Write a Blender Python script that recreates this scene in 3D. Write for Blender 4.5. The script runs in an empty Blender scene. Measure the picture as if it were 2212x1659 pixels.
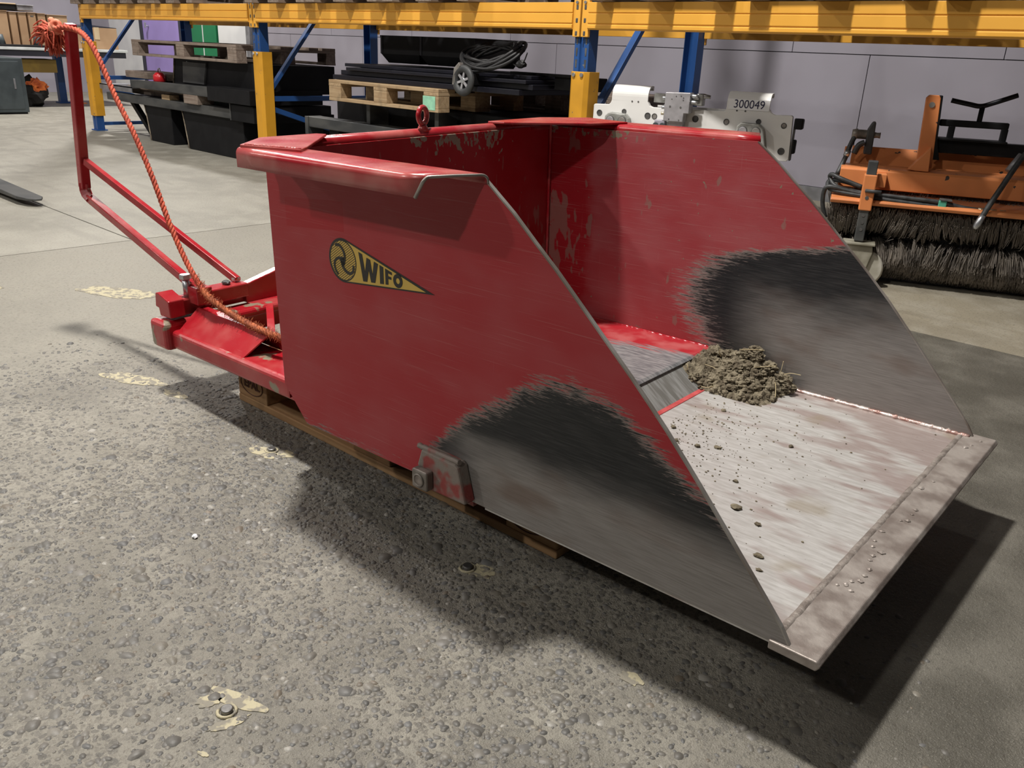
import bpy, bmesh, math, random
from mathutils import Vector, Matrix, noise
random.seed(7)
PI = math.pi
SC = bpy.context.scene
COL = SC.collection

# ------------------------------------------------------------------ camera
W_PX, H_PX = 2212, 1659
F_PX = 1826.5
cam = bpy.data.cameras.new('camera')
cam.sensor_width = 36.0
cam.lens = F_PX / W_PX * 36.0
cam.clip_start = 0.02
cam.clip_end = 200
camo = bpy.data.objects.new('camera', cam)
COL.objects.link(camo)
RT = Vector((0.72752569, 0.68476172, 0.04251776))
UP = Vector((-0.27975529, 0.23949878, 0.92971894))
FW = Vector((-0.62645299, 0.68828898, -0.36580723))
m = Matrix.Identity(4)
for i in range(3):
    m[i][0] = RT[i]; m[i][1] = UP[i]; m[i][2] = -FW[i]
m[2][3] = 0.9936
camo.matrix_world = m
SC.camera = camo
SC.cycles.max_bounces = 3; SC.cycles.diffuse_bounces = 2; SC.cycles.glossy_bounces = 2; SC.cycles.transmission_bounces = 0; SC.cycles.volume_bounces = 0; SC.cycles.transparent_max_bounces = 1

# ------------------------------------------------------------------ view, world
SC.view_settings.view_transform = 'Standard'
SC.view_settings.look = 'None'
SC.view_settings.gamma = 1.0
SC.view_settings.use_curve_mapping = False
SC.view_settings.exposure = 0.0
wd = bpy.data.worlds.new('hall_ambient')
SC.world = wd
wd.use_nodes = True
wd.node_tree.nodes['Background'].inputs[0].default_value = (0.95, 0.97, 1.0, 1)
wd.node_tree.nodes['Background'].inputs[1].default_value = 0.032

# lamps of the hall: (x, y, watts)
LAMP_Z = 5.4
LAMPS = [(-2.45, 1.15, 430), (-1.0, -4.7, 170), (-7.2, 1.15, 170), (-6.4, -4.2, 210),
         (-11.8, 5.0, 400), (-12.0, -4.2, 200)]
LAMP_AT = ['above the red bucket', 'behind the camera', 'above the floor left of the bucket', 'behind the camera to the left', 'above the left end of the racking', 'in the far left corner of the hall']
LAMP_R = 0.17

# ------------------------------------------------------------------ node helper
class NT:
    def __init__(s, name):
        s.m = bpy.data.materials.new(name); s.m.use_nodes = True
        s.t = s.m.node_tree; s.b = s.t.nodes['Principled BSDF']
        s.co = s.t.nodes.new('ShaderNodeTexCoord')
        s.geo = None
    def new(s, t, **k):
        n = s.t.nodes.new(t)
        for a, v in k.items(): setattr(n, a, v)
        return n
    def put(s, sock, v):
        if isinstance(v, bpy.types.NodeSocket): s.t.links.new(v, sock)
        elif isinstance(v, (tuple, list)) and len(v) == 3 and sock.type == 'RGBA': sock.default_value = (*v, 1)
        else: sock.default_value = v
    def obj(s): return s.co.outputs['Object']
    def world(s):
        if not s.geo: s.geo = s.new('ShaderNodeNewGeometry')
        return s.geo.outputs['Position']
    def mapv(s, vec, scale=(1, 1, 1), rot=(0, 0, 0), loc=(0, 0, 0)):
        n = s.new('ShaderNodeMapping'); s.put(n.inputs[0], vec)
        n.inputs['Scale'].default_value = scale; n.inputs['Rotation'].default_value = rot
        n.inputs['Location'].default_value = loc
        return n.outputs[0]
    def noise(s, vec, scale=5, detail=4, rough=.55, dist=0.0):
        n = s.new('ShaderNodeTexNoise'); s.put(n.inputs['Vector'], vec)
        n.inputs['Scale'].default_value = scale; n.inputs['Detail'].default_value = min(detail, 2.5)
        n.inputs['Roughness'].default_value = rough; n.inputs['Distortion'].default_value = dist
        return n.outputs['Fac']
    def noise2(s, vec, scale=5, detail=4, rough=.55):
        f = s.noise(vec, scale, min(detail, 2.5), rough); f.node.noise_dimensions = '2D'; return f
    def voro(s, vec, scale=5, feature='F1', out='Distance', rnd=1.0):
        n = s.new('ShaderNodeTexVoronoi', feature=feature); s.put(n.inputs['Vector'], vec)
        n.inputs['Scale'].default_value = scale; n.inputs['Randomness'].default_value = rnd
        return n.outputs[out]
    def math(s, op, a, b=0.0, c=0.0, clamp=False):
        n = s.new('ShaderNodeMath', operation=op, use_clamp=clamp)
        s.put(n.inputs[0], a); s.put(n.inputs[1], b); s.put(n.inputs[2], c)
        return n.outputs[0]
    def ss(s, v, a, b):
        n = s.new('ShaderNodeMapRange', interpolation_type='SMOOTHSTEP'); s.put(n.inputs[0], v)
        n.inputs[1].default_value = a; n.inputs[2].default_value = b
        return n.outputs[0]
    def mix(s, f, a, b, mode='MIX'):
        n = s.new('ShaderNodeMix', data_type='RGBA', blend_type=mode)
        s.put(n.inputs[0], f); s.put(n.inputs[6], a); s.put(n.inputs[7], b)
        return n.outputs[2]
    def sep(s, vec):
        n = s.new('ShaderNodeSeparateXYZ'); s.put(n.inputs[0], vec); return n.outputs
    def curve(s, v, pts):
        n = s.new('ShaderNodeFloatCurve'); s.put(n.inputs[1], v)
        c = n.mapping.curves[0]
        c.points[0].location = pts[0]; c.points[1].location = pts[-1]
        for p in pts[1:-1]: c.points.new(*p)
        for p in c.points: p.handle_type = 'VECTOR'
        n.mapping.use_clip = False
        n.mapping.update()
        return n.outputs[0]
    def bump(s, h, st=.3, dist=.002):
        n = s.new('ShaderNodeBump'); s.put(n.inputs['Height'], h)
        n.inputs['Strength'].default_value = st; n.inputs['Distance'].default_value = dist
        s.t.links.new(n.outputs[0], s.b.inputs['Normal'])
    def out(s, col, rough=.5, metal=0.0, spec=None):
        s.put(s.b.inputs['Base Color'], col); s.put(s.b.inputs['Roughness'], rough); s.put(s.b.inputs['Metallic'], metal)
        if spec is not None: s.b.inputs['Specular IOR Level'].default_value = spec
        return s.m

MATS = {}
def plain(name, c1, c2=None, rough=.5, metal=0.0, scale=6, bump=0.0, bscale=60, stretch=(1, 1, 1), lo=.35, hi=.65, spec=None):
    n = NT(name); v = n.mapv(n.obj(), stretch)
    c2 = c2 or tuple(x * .75 for x in c1)
    f = n.ss(n.noise(v, scale, 5), lo, hi)
    col = n.mix(f, c2, c1)
    if bump: n.bump(n.noise(v, bscale, 4), bump, .003)
    MATS[name] = n.out(col, rough, metal, spec)
    return MATS[name]

RED = (.345, .0115, .019)
RED_FADE = (.385, .085, .093)
STEEL = (.20, .18, .168)
MUDC = (.24, .205, .145)

def red_plain(name, dust=.25, mud=0.0):
    n = NT(name); o = n.obj()
    f = n.ss(n.noise(o, 9, 5), .42, .72)
    col = n.mix(n.math('MULTIPLY', f, dust), RED, (.47, .155, .135))
    sc = n.ss(n.noise(n.mapv(o, (4, 60, 60)), 6, 2), .66, .72)
    col = n.mix(n.math('MULTIPLY', sc, .35), col, RED_FADE)
    if mud:
        mk = n.ss(n.noise(o, 13, 6, .62), .66 - mud * .12, .70 - mud * .1)
        col = n.mix(mk, col, MUDC)
    n.bump(n.noise(o, 140, 2), .06, .001)
    r = n.math('ADD', n.math('MULTIPLY', n.noise(o, 20, 3), .22), .14)
    MATS[name] = n.out(col, r, 0, .5)
    return MATS[name]

def red_worn(name, side):
    """painted side plate scoured to bare steel towards the front; wear outline in the bucket's own x,z metres"""
    n = NT(name); o = n.obj(); xyz = n.sep(o); x, z = xyz[0], xyz[2]
    tilt = math.radians(6 if side == 'near' else 10)
    # streaks of the material sliding along the plate
    st = n.noise(n.mapv(o, (4.5, 1, 60), (0, tilt, 0)), 3.0, 4, .65)
    st2 = n.noise(n.mapv(o, (16, 1, 260), (0, tilt, 0)), 2.6, 3, .65)
    big = n.noise(n.mapv(o, (1, 1, 1)), 11, 3)
    if side == 'near':
        zb = n.curve(x, [(0.0, 0.0), (.47, 0.0), (.50, .085), (.605, .185), (.70, .240), (.745, .285), (.80, .305), (.853, .315), (.938, .302), (1.0, .287)])
        zb = n.math('SUBTRACT', zb, n.math('MULTIPLY', n.math('MAXIMUM', n.math('SUBTRACT', x, .93), 0.0), .33))
        d = n.math('SUBTRACT', zb, z)
        amp = .066
    else:
        xb = n.curve(n.math('MULTIPLY', z, 2.0), [(0.0, .63), (.08, .605), (.19, .55), (.36, .495), (.5, .51), (.63, .575), (.69, .66), (.74, .80), (.80, .93), (1.0, 1.3)])
        d = n.math('MULTIPLY', n.math('SUBTRACT', x, xb), .55)
        amp = .085
    w = n.math('ADD', d, n.math('MULTIPLY', n.math('SUBTRACT', st, .5), amp * 1.5))
    w = n.math('ADD', w, n.math('MULTIPLY', n.math('SUBTRACT', st2, .5), amp * .9))
    w = n.math('ADD', w, n.math('MULTIPLY', n.math('SUBTRACT', big, .5), .03))
    # paint, with faded area and hairline scratches
    fade = n.ss(n.noise(n.mapv(o, (1.2, 1, 2.2), (0, tilt, 0)), 4, 5), .35, .75)
    if side == 'far':
        fx = n.ss(n.math('ADD', x, n.math('MULTIPLY', n.noise(o, 18, 3), .07)), .15, .20)
        fade = n.math('MULTIPLY', n.math('ADD', n.math('MULTIPLY', fade, .6), .5), fx)
    else:
        fade = n.math('ADD', n.math('MULTIPLY', fade, .36), .15)
        # where an old sticker kept the paint fresh
        dx = n.math('ABSOLUTE', n.math('SUBTRACT', x, .160)); dz = n.math('ABSOLUTE', n.math('SUBTRACT', n.math('SUBTRACT', z, .507), n.math('MULTIPLY', n.math('SUBTRACT', x, .16), .07)))
        ins = n.math('MULTIPLY', n.math('LESS_THAN', dx, .099), n.math('LESS_THAN', dz, .031))
        fade = n.math('MULTIPLY', fade, n.math('SUBTRACT', 1.0, ins))
    red = n.mix(fade, RED, RED_FADE)
    s1 = n.noise(n.mapv(o, (1.3, 1, 150), (0, tilt, 0)), 4, 2, .5)
    s2 = n.noise(n.mapv(o, (90, 1, 2.2), (0, .5, 0)), 3.5, 2, .5)
    s3 = n.noise(n.mapv(o, (2.0, 1, 130), (0, -.55, 0)), 3.5, 2, .5)
    scr = n.math('MAXIMUM', n.ss(s1, .615, .69), n.math('MAXIMUM', n.math('MULTIPLY', n.ss(s2, .73, .76), .5), n.math('MULTIPLY', n.ss(s3, .73, .76), .6)))
    red = n.mix(n.math('MULTIPLY', scr, .30 if side == 'near' else .55), red, (.45, .20, .19))
    if side == 'far':
        # mud wiped over the corner and spatter below the rim
        mm = n.noise(n.mapv(o, (16, 1, 7)), 1.6, 5, .6)
        reg = n.math('MULTIPLY', n.ss(x, -.04, 0.0), n.ss(x, .15, .085))
        zz = n.math('MULTIPLY', n.ss(z, .10, .19), n.ss(z, .46, .36))
        mk = n.ss(n.math('ADD', mm, n.math('MULTIPLY', n.math('MULTIPLY', reg, zz), .22)), .66, .70)
        red = n.mix(n.math('MULTIPLY', mk, .62), red, (.26, .17, .14))
        rim = n.math('MULTIPLY', n.ss(z, .585, .615), n.ss(x, .36, .22))
        mk2 = n.ss(n.math('ADD', n.noise(o, 60, 4, .6), n.math('MULTIPLY', rim, .18)), .70, .74)
        red = n.mix(mk2, red, MUDC)
    # layers uncovered by wear: grey scuffed edge, dark mill scale, then polished steel
    grey = n.ss(w, -.010 if side == 'near' else -.028, .012 if side == 'near' else .006)
    dark = n.ss(n.math('ADD', w, n.math('MULTIPLY', n.math('SUBTRACT', st2, .5), .085)), .006, .024)
    fine = n.noise(n.mapv(o, (5, 1, 120), (0, tilt, 0)), 3, 4, .6)
    wide = n.noise(n.mapv(o, (2, 1, 7), (0, tilt, 0)), 2.2, 4)
    deep = n.math('ADD', d, n.math('MULTIPLY', n.math('SUBTRACT', wide, .5), .12))
    if side == 'near':
        bare = n.ss(n.math('SUBTRACT', n.math('ADD', .155, n.math('MULTIPLY', n.math('SUBTRACT', wide, .5), .09)), z), -.02, .075)
        bare = n.math('MULTIPLY', bare, n.ss(x, .5, .62))
    else:
        bare = n.ss(n.math('SUBTRACT', n.math('ADD', .265, n.math('MULTIPLY', n.math('SUBTRACT', wide, .5), .16)), z), -.05, .13)
        bare = n.math('MULTIPLY', bare, n.ss(x, .60, .80))
    scale_c = n.mix(n.ss(fine, .35, .75), (.009, .0105, .012), (.035, .035, .036))
    steel_c = n.mix(n.ss(fine, .05, .95), (.18, .166, .156), (.33, .31, .295))
    rust = n.ss(n.noise(n.mapv(o, (1.4, 1, 3)), 3.1, 5), .50, .70)
    steel_c = n.mix(n.math('MULTIPLY', rust, .55), steel_c, (.14, .085, .06))
    worn = n.mix(bare, scale_c, steel_c)
    grey_c = n.mix(n.ss(st2, .35, .65), (.17, .13, .12), (.33, .30, .27))
    col = n.mix(grey, red, grey_c)
    col = n.mix(dark, col, worn)
    n.bump(n.noise(n.mapv(o, (6, 1, 120), (0, tilt, 0)), 4, 3), .12, .001)
    rough = n.math('ADD', .40, n.math('MULTIPLY', fine, .2))
    met = n.math('MULTIPLY', n.math('MULTIPLY', dark, bare), .25)
    MATS[name] = n.out(col, rough, met, .4)
    return MATS[name]

def steel_floor(name):
    n = NT(name); o = n.obj(); x, y, z = n.sep(o)
    st = n.noise(n.mapv(o, (5, 34, 1), (0, 0, .05)), 3.0, 6, .72)
    st2 = n.noise(n.mapv(o, (14, 130, 1), (0, 0, .05)), 2.0, 3, .6)
    col = n.mix(n.ss(st, .25, .75), (.42, .400, .378), (.58, .565, .548))
    col = n.mix(n.math('MULTIPLY', n.ss(st2, .60, .74), .38), col, (.26, .22, .20))
    film = n.noise(n.mapv(o, (2.2, 6, 1)), 2.4, 5, .6)
    zone = n.math('ADD', n.math('MULTIPLY', n.ss(y, .45, 1.0), .19), n.math('MULTIPLY', n.ss(x, .95, 1.27), .13))
    fm = n.ss(n.math('ADD', film, zone), .58, .76)
    col = n.mix(n.math('MULTIPLY', fm, .55), col, (.235, .135, .115))
    br = n.ss(n.noise(o, 7.5, 4), .60, .74)
    col = n.mix(n.math('MULTIPLY', br, .55), col, (.30, .245, .17))
    sp = n.ss(n.noise(o, 150, 2), .72, .75)
    col = n.mix(n.math('MULTIPLY', sp, .7), col, (.09, .07, .06))
    n.bump(st, .08, .001)
    MATS[name] = n.out(col, n.math('ADD', .34, n.math('MULTIPLY', st2, .2)), .35, .5)
    return MATS[name]

def concrete(name, ca, cb, cc, agg=0.0):
    n = NT(name); o = n.world()
    a = n.noise2(o, 1.1, 6, .6); b = n.noise2(n.mapv(o, (1, 1, 1), (0, 0, .6)), 5.5, 6, .65)
    c = n.noise2(o, 85, 4, .6); fine = n.noise2(o, 320, 3, .6)
    col = n.mix(n.ss(a, .32, .68), ca, cb)
    col = n.mix(n.math('MULTIPLY', n.ss(b, .38, .72), .55), col, cc)
    drag = n.ss(n.noise2(n.mapv(o, (.5, 3.5, 1), (0, 0, .25)), 2.2, 5), .55, .75)
    col = n.mix(n.math('MULTIPLY', drag, .35), col, tuple(v * .6 for v in ca))
    h = n.math('ADD', n.math('MULTIPLY', c, .6), n.math('MULTIPLY', fine, .4))
    if agg:
        x, y, z = n.sep(o)
        # smoother trowelled skin survives towards the left, worn to the aggregate elsewhere
        skin = n.ss(n.math('ADD', x, n.math('MULTIPLY', n.noise2(o, 2.2, 4), .9)), -1.75, -2.7)
        worn = n.math('MULTIPLY', n.ss(n.math('ADD', y, n.math('MULTIPLY', n.noise2(o, 1.7, 3), .4)), 1.75, 1.35), n.ss(n.math('ADD', x, n.math('MULTIPLY', n.noise2(o, 2.7, 3), .5)), .12, -.32))
        col = n.mix(n.math('MULTIPLY', skin, .75), col, (.262, .244, .204))
        wn = n.new('ShaderNodeTexNoise', noise_dimensions='2D'); n.put(wn.inputs['Vector'], o); wn.inputs['Scale'].default_value = 70; wn.inputs['Detail'].default_value = 1
        wv = n.new('ShaderNodeVectorMath', operation='MULTIPLY_ADD'); n.put(wv.inputs[0], wn.outputs['Color']); wv.inputs[1].default_value = (.011, .011, .0); n.put(wv.inputs[2], o)
        V1 = n.new('ShaderNodeTexVoronoi', voronoi_dimensions='2D'); n.put(V1.inputs['Vector'], wv.outputs[0]); V1.inputs['Scale'].default_value = 72
        V2 = n.new('ShaderNodeTexVoronoi', voronoi_dimensions='2D'); n.put(V2.inputs['Vector'], wv.outputs[0]); V2.inputs['Scale'].default_value = 150
        c1, c2 = V1.outputs['Color'], V2.outputs['Color']
        pick1 = n.math('GREATER_THAN', n.sep(c1)[1], .42); pick2 = n.math('GREATER_THAN', n.sep(c2)[1], .40)
        d1 = n.math('MULTIPLY', n.ss(V1.outputs['Distance'], .50, .34), pick1); d2 = n.math('MULTIPLY', n.math('MULTIPLY', n.ss(V2.outputs['Distance'], .52, .34), pick2), n.math('SUBTRACT', 1.0, d1))
        st = n.math('MULTIPLY', n.math('MULTIPLY', n.math('SUBTRACT', 1.0, n.math('MULTIPLY', skin, .8)), agg), worn)
        col = n.mix(n.math('MULTIPLY', n.math('SUBTRACT', 1.0, worn), n.math('MULTIPLY', n.math('SUBTRACT', 1.0, skin), n.math('ADD', .55, n.math('MULTIPLY', n.ss(n.noise2(o, 4.2, 6, .65), .35, .7), .4)))), col, (.080, .073, .058))
        reg = n.ss(n.noise2(o, 3.1, 4), .30, .55)
        st = n.math('MULTIPLY', st, n.math('ADD', .35, n.math('MULTIPLY', reg, .65)))
        tone1 = n.mix(n.sep(c1)[0], (.105, .098, .086), (.205, .188, .158)); tone2 = n.mix(n.sep(c2)[0], (.11, .10, .086), (.215, .195, .16))
        col = n.mix(n.math('MULTIPLY', d1, st), col, tone1); col = n.mix(n.math('MULTIPLY', n.math('MULTIPLY', d2, st), .8), col, tone2)
    col = n.mix(n.math('MULTIPLY', n.ss(c, .56, .74), .40), col, tuple(v * .42 for v in cb))
    col = n.mix(n.math('MULTIPLY', n.ss(fine, .62, .74), .45), col, tuple(min(1, v * 1.75) for v in ca))
    if agg: n.bump(n.math('ADD', n.math('MULTIPLY', c, .7), n.math('MULTIPLY', fine, .5)), .9, .004)
    else: n.bump(h, .55, .004)
    r = n.math('ADD', .44, n.math('MULTIPLY', b, .28))
    MATS[name] = n.out(col, r, 0, .45)
    return MATS[name]

def wood(name, c1, c2, axis='x', scuff=.4, knots=True):
    n = NT(name); o = n.obj()
    s = {'x': (1.2, 26, 26), 'y': (26, 1.2, 26), 'z': (26, 26, 1.2)}[axis]
    g = n.noise(n.mapv(o, s), 2.2, 4, .6, .4)
    col = n.mix(n.ss(g, .32, .68), c1, c2)
    d = n.ss(n.noise(o, 14, 5), .5, .72)
    col = n.mix(n.math('MULTIPLY', d, scuff), col, tuple(v * .35 for v in c2))
    n.bump(g, .25, .002)
    MATS[name] = n.out(col, .72, 0, .25)
    return MATS[name]

def chipped(name, base, chip, amount=.66, rough=.42, scale=22, dirt=.3):
    n = NT(name); o = n.obj()
    col = n.mix(n.math('MULTIPLY', n.ss(n.noise(o, 5, 5), .4, .75), dirt), base, tuple(v * .45 for v in base))
    mk = n.ss(n.noise(o, scale, 4, .6), amount, amount + .02)
    col = n.mix(mk, col, chip)
    MATS[name] = n.out(col, rough, 0, .45)
    return MATS[name]

red_plain('red_frame', .35, .0)
red_plain('red_mud', .35, .55)
red_plain('red_rim', .68, .0)
def red_spatter():
    n = NT('red_spatter'); o = n.obj(); x, y, z = n.sep(o)
    col = n.mix(n.math('MULTIPLY', n.ss(n.noise(o, 7, 4), .4, .7), .18), (.30, .007, .012), RED_FADE)
    v = n.noise(n.mapv(o, (1, 13, 9)), 3.0, 5, .7)
    hi = n.math('MULTIPLY', n.math('MULTIPLY', n.ss(z, .54, .62), n.math('MULTIPLY', n.ss(y, .36, .46), n.ss(y, .84, .76))), .17)
    hi = n.math('ADD', hi, n.math('MULTIPLY', n.math('MULTIPLY', n.ss(y, .45, .6), n.ss(y, .93, .8)), .07))
    mk = n.ss(n.math('ADD', v, hi), .71, .74)
    sp = n.ss(n.noise(o, 75, 2), .735, .75)
    lo = n.math('MULTIPLY', n.ss(z, .5, .3), n.ss(y, .75, .95))
    wipe = n.ss(n.math('ADD', n.noise(n.mapv(o, (1, 22, 5)), 2.0, 4), n.math('MULTIPLY', lo, .12)), .66, .72)
    col = n.mix(n.math('MULTIPLY', wipe, .55), col, (.26, .17, .14))
    col = n.mix(n.math('MAXIMUM', mk, sp), col, (.27, .225, .17))
    MATS['red_spatter'] = n.out(col, n.math('ADD', .28, n.math('MULTIPLY', mk, .5)), 0, .5)
red_spatter()
red_worn('plate_near', 'near')
red_worn('plate_far', 'far')
steel_floor('floor_steel')
def step_mat():
    n = NT('step_worn'); o = n.obj(); x, y, z = n.sep(o)
    e = n.math('ADD', n.math('SUBTRACT', n.math('ADD', .93, n.math('MULTIPLY', n.math('SUBTRACT', .58, x), -.25)), y), n.math('MULTIPLY', n.math('SUBTRACT', n.noise(n.mapv(o, (4, 40, 1)), 3, 4), .5), .16))
    mk = n.math('MULTIPLY', n.ss(e, -.01, .03), n.ss(n.math('ADD', x, n.math('MULTIPLY', n.noise(o, 12, 3), .1)), .14, .24))
    st = n.noise(n.mapv(o, (10, 60, 1)), 2.5, 4)
    gcol = n.mix(n.ss(st, .3, .7), (.16, .165, .175), (.36, .36, .36))
    col = n.mix(mk, n.mix(n.ss(n.noise(o, 12, 4), .4, .7), RED, (.42, .09, .09)), gcol)
    MATS['step_worn'] = n.out(col, .42, n.math('MULTIPLY', mk, .4), .5)
step_mat()
plain('slope_steel', (.33, .33, .32), (.20, .195, .18), .5, .3, 12, .1, 120, (1, 8, 1))
plain('lip_steel', (.36, .32, .29), (.20, .165, .145), .5, .35, 16, .4, 90)
plain('weld', (.66, .60, .56), (.36, .20, .17), .35, .35, 45, .6, 160)
plain('weld_dark', (.33, .29, .26), (.19, .16, .14), .5, .4, 40, .6, 160)
plain('seam_pink', (.50, .085, .085), (.42, .05, .05), .5, 0, 30)
plain('edge_steel', (.36, .34, .315), (.20, .17, .145), .4, .5, 9)
plain('bracket_worn', (.23, .195, .17), (.28, .055, .05), .6, .1, 17, .3, 120, lo=.40, hi=.52)
plain('zinc', (.62, .64, .66), (.42, .43, .45), .32, .85, 20)
plain('nut_steel', (.30, .27, .24), (.19, .17, .15), .5, .5, 30)
plain('soil', (.215, .182, .125), (.095, .075, .048), .95, 0, 38, .8, 160)
plain('straw', (.62, .52, .32), (.45, .36, .2), .7, 0, 40)
plain('rope_orange', (.58, .105, .050), (.38, .055, .028), .75, 0, 45, .5, 240)
plain('rope_dirty', (.46, .125, .045), (.24, .06, .025), .85, 0, 45, .5, 240)
plain('rope_pale', (.86, .34, .22), (.70, .17, .09), .75, 0, 60)
plain('sticker_yellow', (.62, .42, .085), (.58, .385, .075), .42, 0, 8)
plain('sticker_black', (.018, .016, .014), (.011, .010, .009), .45, 0, 30)
concrete('concrete_near', (.235, .218, .182), (.140, .129, .107), (.31, .289, .245), 1.0)
concrete('concrete_far', (.275, .258, .218), (.222, .208, .175), (.335, .318, .272))
concrete('concrete_dusty', (.30, .265, .20), (.22, .195, .15), (.36, .33, .27))
plain('anchor_steel', (.24, .235, .23), (.12, .115, .11), .38, .8, 40)
plain('floor_paint', (.40, .355, .235), (.21, .19, .15), .7, 0, 42, .6, 120, lo=.44, hi=.52)
chipped('rack_blue', (.020, .078, .255), (.16, .17, .18), .74, .38, 26, .35)
chipped('rack_yellow', (.80, .40, .055), (.30, .18, .07), .76, .42, 14, .12)
chipped('guard_yellow', (.66, .32, .022), (.16, .12, .08), .70, .5, 20, .35)
wood('wood_light', (.32, .215, .12), (.43, .315, .19), 'x', .45)
wood('wood_light_y', (.32, .215, .12), (.43, .315, .19), 'y', .45)
wood('wood_under', (.27, .150, .070), (.36, .22, .11), 'x', .4)
wood('wood_under_y', (.27, .150, .070), (.36, .22, .11), 'y', .4)
wood('wood_old', (.20, .15, .12), (.29, .235, .195), 'x', .45)
wood('wood_old_y', (.20, .15, .12), (.29, .235, .195), 'y', .45)
plain('mint_paint', (.30, .62, .42), (.24, .50, .35), .7, 0, 20, .3, 80)
plain('brand_burn', (.10, .035, .018), (.075, .028, .016), .8, 0, 30)
plain('black_steel', (.008, .008, .009), (.005, .005, .006), .62, 0, 8, spec=.22)
plain('black_gloss', (.010, .010, .016), (.007, .007, .011), .38, 0, 6, spec=.35)
plain('worn_black', (.075, .075, .072), (.034, .036, .038), .55, .1, 3, .08, 60, (1, 1, 3))
plain('rubber', (.009, .009, .010), (.006, .006, .007), .5, 0, 20)
plain('hose_rubber', (.045, .047, .048), (.02, .021, .022), .5, 0, 30)
plain('bare_edge', (.36, .30, .22), (.20, .16, .12), .5, .3, 30)
plain('wheel_grey', (.045, .047, .048), (.03, .031, .033), .55, 0, 20)
chipped('machine_white', (.78, .77, .75), (.30, .25, .18), .73, .45, 15, .10)
plain('alloy', (.55, .54, .565), (.42, .41, .43), .38, .55, 14)
plain('clevis_grey', (.40, .40, .38), (.26, .26, .24), .45, .3, 18)
plain('hole_dark', (.10, .095, .09), (.05, .05, .05), .6, 0, 20)
plain('pin_steel', (.34, .32, .30), (.22, .20, .18), .45, .5, 20)
plain('label_white', (.84, .84, .86), (.80, .80, .82), .4, 0, 8)
plain('label_ink', (.012, .012, .06), (.010, .010, .05), .5, 0, 8)
chipped('machine_orange', (.72, .25, .085), (.06, .045, .04), .69, .45, 24, .30)
def bristle_mat():
    n = NT('bristle'); x, y, z = n.sep(n.obj())
    dy = n.math('SUBTRACT', y, .150); dz = n.math('SUBTRACT', z, .238)
    r = n.math('SQRT', n.math('ADD', n.math('MULTIPLY', dy, dy), n.math('MULTIPLY', dz, dz)))
    dust = n.math('MULTIPLY', n.ss(r, .14, .235), n.ss(n.noise(n.obj(), 9, 3), .2, .7))
    MATS['bristle'] = n.out(n.mix(dust, (.045, .037, .031), (.25, .215, .18)), .8)
bristle_mat()
plain('bristle_core', (.010, .009, .008), (.006, .005, .005), .9, 0, 12)
plain('caster_beige', (.33, .31, .25), (.20, .185, .14), .6, 0, 14)
plain('wheel_cream', (.50, .48, .42), (.36, .34, .28), .6, 0, 14)
plain('tape_green', (.09, .40, .28), (.07, .32, .22), .5, 0, 14)
plain('brass_nipple', (.66, .58, .42), (.48, .40, .28), .35, .7, 30)
plain('wall_paint', (.36, .34, .395), (.31, .29, .335), .40, 0, 1.3, .05, 40)
plain('joint_dark', (.16, .155, .165), (.12, .115, .125), .8, 0, 5)
plain('wall_white', (.72, .72, .72), (.62, .62, .63), .5, 0, 2)
plain('door_purple', (.36, .27, .62), (.32, .24, .55), .45, 0, 2)
plain('door_green', (.012, .19, .075), (.009, .15, .06), .45, 0, 2)
plain('frame_dark', (.035, .035, .05), (.025, .025, .035), .5, 0, 2)
plain('dull_yellow', (.24, .15, .022), (.18, .11, .018), .6, 0, 6)
plain('cardboard', (.40, .255, .145), (.33, .20, .11), .8, 0, 4)
plain('packing_tape', (.55, .42, .27), (.48, .36, .22), .4, 0, 8)
plain('bench_top', (.66, .68, .67), (.52, .54, .53), .5, 0, 5)
plain('cabinet_grey', (.062, .078, .085), (.045, .058, .064), .5, 0, 7)
plain('steel_grey', (.30, .30, .32), (.2, .2, .21), .45, .4, 8)
plain('ceiling_panel', (.42, .42, .42), (.36, .36, .36), .8, 0, 1)
plain('red_gloss', (.62, .02, .03), (.5, .015, .02), .3, 0, 5)
plain('clear_box', (.55, .56, .57), (.42, .43, .44), .3, 0, 6)
plain('orange_cloth', (.75, .19, .04), (.4, .07, .02), .8, 0, 10)

def pebble_mat():
    n = NT('pebble'); a = n.new('ShaderNodeAttribute', attribute_name='tone'); o = n.world()
    col = n.mix(n.math('MULTIPLY', n.noise(o, 240, 3), .5), a.outputs['Color'], (.07, .066, .06))
    n.bump(n.noise(o, 400, 2), .2, .001)
    MATS['pebble'] = n.out(col, .5, 0, .4)
pebble_mat()
def lens_mat():
    n = NT('lamp_lens'); n.b.inputs['Emission Color'].default_value = (1, .98, .94, 1); n.b.inputs['Emission Strength'].default_value = 6
    MATS['lamp_lens'] = n.out((.9, .9, .9), .4); n.m.cycles.emission_sampling = 'NONE'
lens_mat()

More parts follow.
